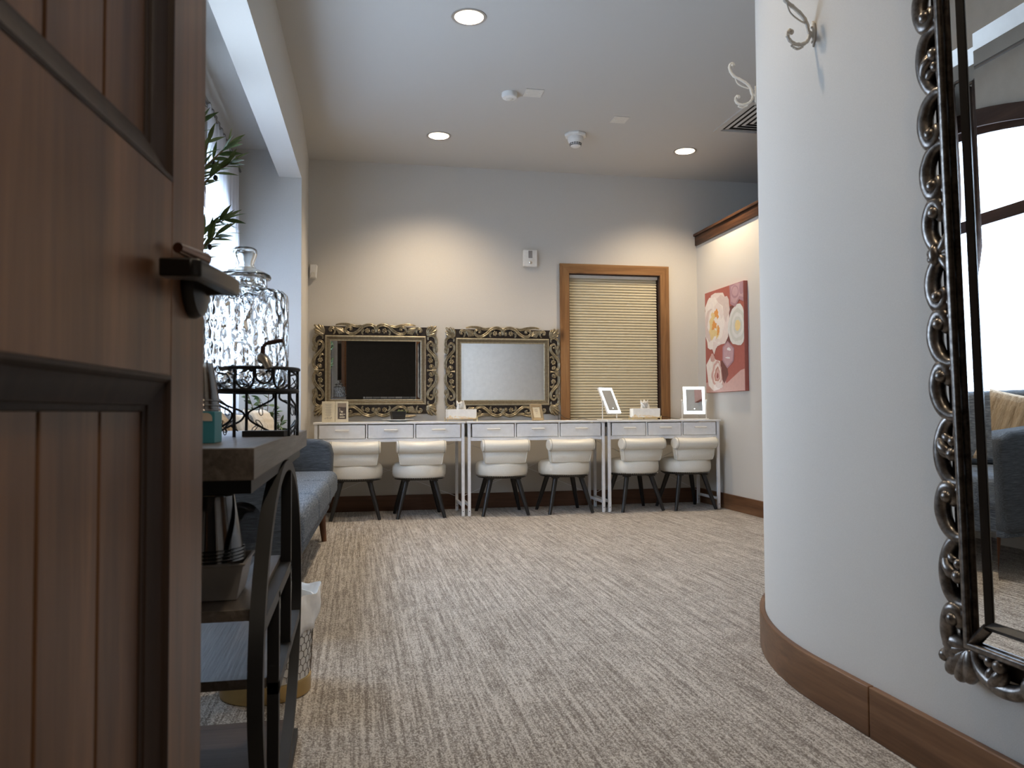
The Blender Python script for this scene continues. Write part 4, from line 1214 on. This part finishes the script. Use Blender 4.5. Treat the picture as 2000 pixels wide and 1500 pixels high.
mb.build('petal_pattern', 'sand_card', t, smooth=0)
# stacks of clear cups
def cups(x, y, lab, n=17, h=.012, z=ZT):
    t = thing('cup_stack', (x, y, z), lab, 'cups')
    for k in range(n):
        z0 = k*h
        mb = MB().lathe([(.0215, z0+.073), (.034, z0+.004), (.0365, z0+.0035), (.0368, z0), (.0355, z0), (.0335, z0+.003), (.021, z0+.072), (0, z0+.0725)], 28)
        mb.build('cup', 'cup_plastic', t)
cups(-.290, 1.60, 'stack of clear plastic cups behind the teal box', 9, .0092)
# drink dispenser stand
def stand():
    X, Y = -.214, 1.83
    t = thing('dispenser_stand', (X, Y, ZT), 'black scrolled wire stand holding the glass drink dispenser', 'stand')
    r = .086; hs, ht = .098, .146
    A = [R(q) for q in (-115, -33, 2, 68, 112, 180, 245)]
    C6 = [Vector((r*math.cos(a), r*math.sin(a), 0)) for a in A[:6]]
    for c in C6: MB().tube([c, c+Vector((0, 0, ht))], .0034, 8).build('leg', 'black_metal', t)
    def ring(z, rr, nm, ra=.0034): MB().tube([(rr*math.cos(2*PI*k/48), rr*math.sin(2*PI*k/48), z) for k in range(48)], ra, 8, closed=True).build(nm, 'black_metal', t)
    ring(ht, r+.003, 'top_ring', .0038); ring(hs, r, 'shelf_ring', .0045)
    mb = MB()
    for k in range(3): mb.tube([C6[k]+Vector((0, 0, hs)), C6[k+3]+Vector((0, 0, hs))], .003, 6)
    mb.build('shelf_bars', 'black_metal', t)
    def panelpt(k, u, z):
        a, b = A[k], A[k+1]; aa = a+(b-a)*u; return Vector((r*math.cos(aa), r*math.sin(aa), z))
    def loop(mb, k, u, z, du, dz):
        P = catmull([panelpt(k, u, z), panelpt(k, u+du*.7-dz*3, z+dz*.7+.002), panelpt(k, u+du, z+dz), panelpt(k, u+du*.7+dz*3, z+dz*.7-.002)], 5, closed=True)
        mb.tube(P, .0011, 5, closed=True)
    for k in range(6):
        mb = MB()
        if k != 0:
            sg = 1 if k % 2 else -1
            def U(u): return .5+sg*(u-.5)
            P = [(.05, .004), (.45, .016), (.88, .034), (.92, .052), (.5, .068), (.12, .082), (.10, .096)]
            mb.tube(catmull([panelpt(k, U(u), z) for u, z in P], 6), .0024, 6)
            for u, z, du, dz in ((.45, .018, .22, .016), (.45, .018, .0, -.016), (.52, .067, -.30, .012), (.52, .067, .0, -.022), (.6, .024, .2, -.014)): loop(mb, k, U(u), z, sg*du, dz)
        if k == 0:
            for P in ([(.02, .118), (.12, .104), (.22, .101), (.30, .108), (.33, .122), (.33, .144)], [(.36, .144), (.37, .126), (.43, .116), (.5, .113), (.57, .116), (.63, .126), (.64, .144)], [(.67, .144), (.67, .122), (.70, .108), (.78, .101), (.88, .104), (.98, .112)]):
                mb.tube(catmull([panelpt(k, u, z) for u, z in P], 5), .0026, 6)
            for u, du in ((.25, -.10), (.75, .10)): loop(mb, k, u, .105, du, .016)
        else:
            mb.tube(catmull([panelpt(k, u, z) for u, z in [(.1, .144), (.3, .138), (.75, .132), (.85, .120), (.6, .110), (.2, .102)]], 5), .0022, 6)
            loop(mb, k, .55, .112, -.3, .014)
        mb.build('scroll_panel', 'black_metal', t)
    return X, Y, ZT+hs
SX, SY, SZ = stand()
t = thing('drip_tray', (SX+.022, SY-.055, ZT), 'flat black drip tray between the legs of the wire stand', 'tray')
t.rotation_euler = (0, 0, R(-8))
MB().box((-.044, -.012, 0), (.044, .050, .0125)).build('tray', 'black_plastic', t, bevel=.001)
# glass dispenser
t = thing('drink_dispenser', (SX-.028, SY+.004, SZ+.0046), 'hammered glass drink dispenser on the black wire stand', 'drink dispenser')
z = .226
def jar(rs):
    th = .0032
    o = [(0, 0), (.074, 0), (.087, .006), (.093, .018), (.0945, .06), (.0945, .196), (.0925, .208), (.084, .216), (.064, .221), (.050, .224), (.048, .232), (.0475, .242)]
    i = [(.0445, .242), (.045, .230), (.049, .220), (.062, .2165), (.082, .212), (.0892, .205), (.0912, .194), (.0912, .06), (.0895, .020), (.084, .011), (.072, .007), (0, .007)]
    return o+i
MB().lathe(jar(0), 72).build('glass_jar', 'hammered_glass', t, smooth=60)
lid = MB().lathe([(0, .2425), (.044, .2425), (.054, .2435), (.057, .248), (.055, .253), (.044, .259), (.028, .266), (.021, .272), (.0195, .279), (.0235, .290), (.0265, .301), (.026, .309), (.021, .313), (0, .3135), (0, .310), (.020, .3095), (.0235, .306), (.0238, .300), (.021, .290), (.0168, .279), (.019, .270), (.027, .2625), (.043, .2555), (.050, .250), (.043, .2465), (0, .2465)], 48).build('glass_lid', 'clear_glass', t, smooth=60)
sp = bpy.data.objects.new('spigot', None); COL.objects.link(sp); sp.parent = t; sp.location = (.028+.020, -.0860, .062)
MB().cyl((0, .006, 0), (0, -.022, 0), .0115, .010, 20).tube(catmull([(0, -.018, 0), (.004, -.030, .0), (.012, -.036, -.008), (.018, -.038, -.022)], 5), [.0105, .0108, .011, .011, .011, .0108, .0105, .0105, .010, .0098, .0095, .0092, .009, .009, .009, .009], 16).build('tap_body', 'nickel', sp)
MB().tube(catmull([(.004, -.026, .006), (.005, -.028, .022), (.012, -.030, .030), (.026, -.034, .033), (.046, -.038, .036)], 5), [.005]*6+[.0038]*6+[.0048]*5+[.0042]*4, 10).build('tap_lever', 'wood_spigot', sp)
# clear lids in a grey tub on the middle shelf
t = thing('storage_tub', (-.270, 1.512, .5035), 'grey plastic tub of clear lids on the console shelf', 'tub')
vs = [(sx*q, sy*q*.85, z_) for q, z_ in ((.068, 0), (.080, .060), (.084, .061), (.084, .065), (.078, .065), (.065, .004)) for sx, sy in ((-1, -1), (1, -1), (1, 1), (-1, 1))]
MB().add(vs, [(i*4+k, i*4+(k+1) % 4, (i+1)*4+(k+1) % 4, (i+1)*4+k) for i in range(5) for k in range(4)]+[(3, 2, 1, 0), (20, 21, 22, 23)]).build('tub_body', 'tub_grey', t, bevel=.008, bseg=3)
for k in range(2): pass
def domes(x, y, z, lab, n, rx, s=1):
    t = thing('plastic_tumblers', (x, y, z), lab, 'cups', rx=rx)
    for k in range(n):
        q = k*.006
        MB().lathe([(0, .098+q), (.040*s, .098+q), (.045*s, .094+q), (.060*s, .004+q), (.0635*s, .003+q), (.064*s, q), (.0625*s, q), (.058*s, .003+q), (.0435*s, .092+q), (.039*s, .0965+q), (0, .0965+q)], 40).build('tumbler', 'thin_plastic', t)
domes(-.258, 1.50, .569, 'nested clear plastic tumblers upside down on the grey tub', 4, 0)
t = thing('clear_lid', (-.235, 1.640, .582), 'round clear lid leaning behind the nested tumblers on the console shelf', 'lid', rx=R(70), rz=R(-35))
MB().lathe([(0, .014), (.055, .012), (.066, .006), (.072, .0), (.074, -.002), (.071, -.001), (.064, .004), (.054, .010), (0, .012)], 40).build('lid', 'thin_plastic', t)

# ================================================================ WASTE BASKET
def basket():
    t = thing('waste_basket', (-.262, 2.500, 0), 'white honeycomb waste basket with gold base and liner beside the console', 'waste basket')
    r0, r1, h = .128, .140, .275
    MB().lathe([(0, .001), (r0-.001, .001), (r0+.002, .003), (r0+.003, .048), (r0, .050), (0, .050)], 48).build('gold_base', 'brass_band', t)
    MB().lathe([(r0-.002, .048), (r1, h), (r1-.004, h), (r0-.007, .052)], 48).build('drum', 'basket_white', t)
    mb = MB(); s = .0135; rows = 10; cols = 34
    for j in range(rows):
        for i in range(cols):
            z0 = .062+j*s*1.5*1.0; a = 2*PI*(i+(.5 if j % 2 else 0))/cols
            rr = r0+(r1-r0)*(z0-.05)/(h-.05)+.0012
            for e in range(3):
                e0 = PI/6+e*PI/3; e1 = e0+PI/3
                p = []
                for q in (e0, e1):
                    zz = z0+s*math.sin(q); aa = a+s*math.cos(q)/rr*1.04; p.append((rr*math.cos(aa), rr*math.sin(aa), zz))
                mb.tube(p, .0010, 4, caps=False)
    mb.build('honeycomb_lines', 'hex_line', t)
    vs = []; n = 60; prof = [(-.010, h-.055), (-.004, h-.02), (.004, h+.012), (.009, h+.016), (.012, h+.004), (.013, h-.03), (.012, h-.065), (.008, h-.085)]
    g = []
    for dr, z_ in prof:
        row = []
        for k in range(n+1):
            a = 2*PI*k/n; f = .003*math.sin(a*11+z_*60)+.003*math.sin(a*5+1)+.004*math.sin(a*3+z_*25)
            rr = r1+dr+f*(1.4 if dr > 0 else .4)
            zz = z_+(.012*math.sin(a*2+1)+.006*math.sin(a*7) if dr > .005 else 0)
            row.append((rr*math.cos(a), rr*math.sin(a), zz))
        g.append(row)
    MB().sheet(g).build('bag_liner', 'liner_white', t, smooth=80, solid=.001)
basket()

# ================================================================ SOFA AND PILLOWS
def rbox(mb, a, b): return mb.box(a, b)
def sofa():
    t = thing('sofa', (-.155, 5.47, 0), 'blue-grey fabric sofa in the window alcove', 'sofa')
    X0, X1 = -.575, 0; Y0, Y1 = -2.50, 0
    t.rotation_euler = (0, 0, R(-2.0))
    aw = .14
    MB().box((X0, Y0+.02, .19), (X1-.015, Y1-.02, .31)).build('base', 'sofa_fabric', t, bevel=.02, bseg=3)
    cw = (Y1-Y0-2*aw)/3
    for ya, yb in [(Y0+aw+cw*k+.003, Y0+aw+cw*(k+1)-.003) for k in range(3)]:
        MB().box((X0+.18, ya, .30), (X1+.045, yb, .455)).build('seat_cushion', 'sofa_fabric', t, bevel=.045, bseg=5)
        M = Matrix.Translation((X0+.10, 0, .42)) @ Matrix.Rotation(R(-9), 4, 'Y')
        MB().box((-.03, ya, .02), (.13, yb, .40), M).build('back_cushion', 'sofa_fabric', t, bevel=.045, bseg=5)
    MB().box((X0-.01, Y0+.05, .28), (X0+.10, Y1-.05, .76), Matrix.Identity(4)).build('backrest', 'sofa_fabric', t, bevel=.03, bseg=3)
    for ya, yb in ((Y0, Y0+aw), (Y1-aw, Y1)):
        P = [(X0, .21), (X1-.03, .21), (X1+.0, .24), (X1+.012, .56), (X1-.005, .625), (X1-.07, .655), (X1-.3, .67), (X0+.12, .72), (X0, .75)]
        MB().prism(P, ya, yb).build('arm', 'sofa_fabric_shade', t, bevel=.026, bseg=4)
    for x in (X0+.06, X1-.060):
        for y in (Y0+.12, Y1-.15):
            MB().tube([(x, y, .20), (x+(.02 if x > X0+.3 else -.02), y, 0)], [.026, .016], 14).build('leg', 'leg_wood', t)
sofa()
def pillow(loc, rot, s, mat, lab, ribs=0, ribs2=0):
    t = thing('throw_pillow', loc, lab, 'pillow', 'throw pillows on the sofa'); t.rotation_euler = rot
    n = 26; g1 = []; mb = MB()
    for side in (-1, 1):
        g = []
        for i in range(n+1):
            row = []
            for j in range(n+1):
                u = -1+2*i/n; v = -1+2*j/n
                w = max(0, (1-u**4))*max(0, (1-v**4)); pinch = 1-.07*(1-u*u)*1-.07*(1-v*v)
                th = .075*math.sqrt(w)*(1+(ribs and .055*math.sin(v*ribs)*1)+(ribs2 and .05*math.sin(u*ribs2)))
                row.append((side*th, u*s/2*(1-.06*(1-v*v)), v*s/2*(1-.06*(1-u*u))+s/2))
            g.append(row)
        mb.sheet(g)
    mb.build('cushion', mat, t, smooth=80)
pillow((-.47, 3.22, .470), (R(14), R(-20), R(-30)), .37, 'pillow_tan', 'tan quilted pillow leaning on the near end of the sofa', 40, 26)
pillow((-.47, 4.98, .472), (0, R(-20), R(-8)), .41, 'pillow_cream', 'cream ribbed pillow in the far corner of the sofa', 52)
pillow((-.50, 4.42, .472), (0, R(-20), R(4)), .38, 'pillow_cream', 'cream ribbed pillow in the middle of the sofa', 52)

# ================================================================ CURTAINS
ROD_X, ROD_Z = -.795, 2.52
t = thing('curtain_rod', (0, 0, 0), 'dark metal curtain rod above the alcove window', 'curtain rod')
MB().cyl((ROD_X, 2.62, ROD_Z), (ROD_X, 5.765, ROD_Z), .0095, seg=14).build('rod', 'rod_metal', t)
for y in (2.75, 4.45, 5.72): MB().box((XW+.0005, y-.01, ROD_Z-.03), (XW+.008, y+.01, ROD_Z+.03)).cyl((XW+.004, y, ROD_Z), (ROD_X, y, ROD_Z), .005, seg=8).build('bracket', 'rod_metal', t)
def curtain(y0, y1, z1, z0, mat, lab, folds, tie=None, name='curtain', amp=.022, thick=.001):
    t = thing(name, (ROD_X, (y0+y1)/2, z0), lab, 'curtain')
    g = []; nv = 40; nu = folds*10; yc = (y0+y1)/2
    for i in range(nv+1):
        f = i/nv; z = z0+(z1-z0)*f; row = []
        wsc = 1.0; am = amp*(1-.25*f); dy = 0
        if tie:
            zt, yt, ws = tie
            d = abs(z-zt)/.75; k = math.exp(-d*d*2.2); wsc = 1-(1-ws)*k; dy = (yt-yc)*k
        for j in range(nu+1):
            u = j/nu; y = dy+(u-.5)*(y1-y0)*wsc
            x = am*math.sin(u*folds*2*PI)+.006*math.sin(u*17+z*3)
            if f > .985: x *= .7
            row.append((x, y, z-z0+(.012*math.sin(u*folds*2*PI) if f == 1 else 0)))
        g.append(row)
    MB().sheet(g).build('panel', mat, t, smooth=80, solid=thick)
    for k in range(folds):
        mb = MB()
        y = (k/folds-.5+.25/folds)*(y1-y0)
        mb.tube([(.0155*math.cos(2*PI*q/14), y, ROD_Z-z0+.0155*math.sin(2*PI*q/14)-.004) for q in range(14)], .002, 5, closed=True)
        mb.build('curtain_ring', 'rod_metal', t)
curtain(4.50, 5.70, ROD_Z-.012, .12, 'sheer_fabric', 'white sheer curtain hanging at the far end of the alcove window', 12)
curtain(3.80, 4.22, ROD_Z-.012, .10, 'drape_brown', 'dark brown drape gathered beside the white sheer curtain', 6, (1.1, 4.10, .55), amp=.030, thick=.003)

# ================================================================ PLANTS
def olive_leaf(mb, base, d, ln, w, droop=.4):
    d = Vector(d).normalized(); side = d.cross(Vector((0, 0, 1)))
    side = side.normalized() if side.length > .05 else Vector((1, 0, 0))
    roll = random.uniform(-1.0, 1.0); nrm = side.cross(d)
    side = side*math.cos(roll)+nrm*math.sin(roll)
    rows = []; p = Vector(base); dd = d.copy(); n = 5
    for i in range(n+1):
        f = i/n; ww = w*.5*(math.sin(PI*f**.8) if 0 < f < 1 else .03)
        nn = side.cross(dd)
        rows.append([p-side*ww, p-nn*ww*.22, p+side*ww]); p = p+dd*ln/n; dd = (dd+Vector((0, 0, -droop/n))).normalized()
    mb.sheet(rows)
def olive_tree():
    bx, by = -.60, 2.70
    t = thing('olive_tree', (bx, by, 0), 'slim olive tree with dark fruit between the door and the window', 'plant')
    MB().lathe([(0, 0), (.085, 0), (.092, .01), (.115, .20), (.118, .21), (.108, .21), (.104, .19), (0, .185)], 36).build('pot', 'pot_grey', t)
    st = MB(); lv = MB(); fr = MB()
    trunk = catmull([(0, 0, .18), (.012, .005, .6), (-.008, .0, 1.0), (.01, .0, 1.45)], 6)
    st.tube(trunk, [.013-.005*i/len(trunk) for i in range(len(trunk))], 8)
    # branches: end points chosen where the foliage stands out past the door
    ends = [((.01, 0, 1.15), (.10, .0, 1.34), (.165, -.02, 1.405)), ((.01, 0, 1.1), (.10, .03, 1.40), (.175, .02, 1.46)), ((.0, 0, 1.30), (.07, .0, 1.52), (.13, -.02, 1.70)), ((.01, 0, 1.32), (.10, .02, 1.56), (.195, .0, 1.645)),
            ((.01, 0, 1.40), (.05, .0, 1.60), (.09, .04, 1.78)), ((.01, 0, 1.42), (.10, .0, 1.60), (.185, .03, 1.71)), ((0, 0, 1.25), (-.10, .05, 1.5), (-.2, .05, 1.62)), ((0, 0, 1.3), (-.06, .1, 1.6), (-.1, .14, 1.75)), ((0, 0, 1.2), (-.12, -.05, 1.35), (-.2, -.1, 1.5)), ((0, 0, 1.15), (.03, -.1, 1.35), (.03, -.16, 1.5))]
    for E_ in ends:
        P = catmull(E_, 7); st.tube(P, [.0045-.003*i/len(P) for i in range(len(P))], 6)
        for i in range(3, len(P)):
            for s in (-1, 1):
                d = (P[i]-P[i-1]).normalized(); a = random.uniform(0, 2*PI)
                o = Vector((math.cos(a)*.5, math.sin(a)*.5, s*.45)); olive_leaf(lv, P[i], d*1.0+o, random.uniform(.055, .085), random.uniform(.012, .017))
        olive_leaf(lv, P[-1], P[-1]-P[-2], .075, .015)
        q = P[-5]+Vector((.004, -.004, -.016)); fr.tube([P[-5], q], .001, 4); fr.ball(q, .008, 10, (1, 1, 1.25))
    st.build('trunk', 'stem_brown', t); lv.build('leaves', 'olive_leaf', t, smooth=60); fr.build('olives', 'olive_fruit', t)
olive_tree()
def floor_plant():
    t = thing('leafy_plant', (-.60, 5.625, 0), 'dark leafy plant in the alcove corner behind the sofa arm', 'plant')
    MB().lathe([(0, 0), (.075, 0), (.085, .01), (.105, .30), (.100, .31), (.094, .30), (0, .28)], 32).build('pot', 'pot_grey', t)
    st = MB(); lv = MB()
    for k in range(11):
        a = 2*PI*k/11+.2; rr = random.uniform(.05, .13); zt = random.uniform(.72, 1.02)
        if math.sin(a) > 0: rr *= .5
        P = catmull([(0, 0, .27), (rr*.3*math.cos(a), rr*.3*math.sin(a), .27+(zt-.27)*.6), (rr*math.cos(a), rr*math.sin(a), zt)], 6)
        st.tube(P, .0028, 5)
        for i in range(5, len(P)):
            for s in (-1, 1):
                b = a+s*random.uniform(.5, 1.2)
                olive_leaf(lv, P[i], (math.cos(b)*.8, math.sin(b)*.35, random.uniform(-.1, .6)), random.uniform(.05, .085), .024, .6)
    st.build('stems', 'stem_brown', t); lv.build('leaves', 'fern_leaf', t, smooth=60)
floor_plant()

for m in bpy.data.materials:
    if m.name == 'frosted_pane': m.cycles.emission_sampling = 'FRONT_BACK'
bpy.context.view_layer.update()
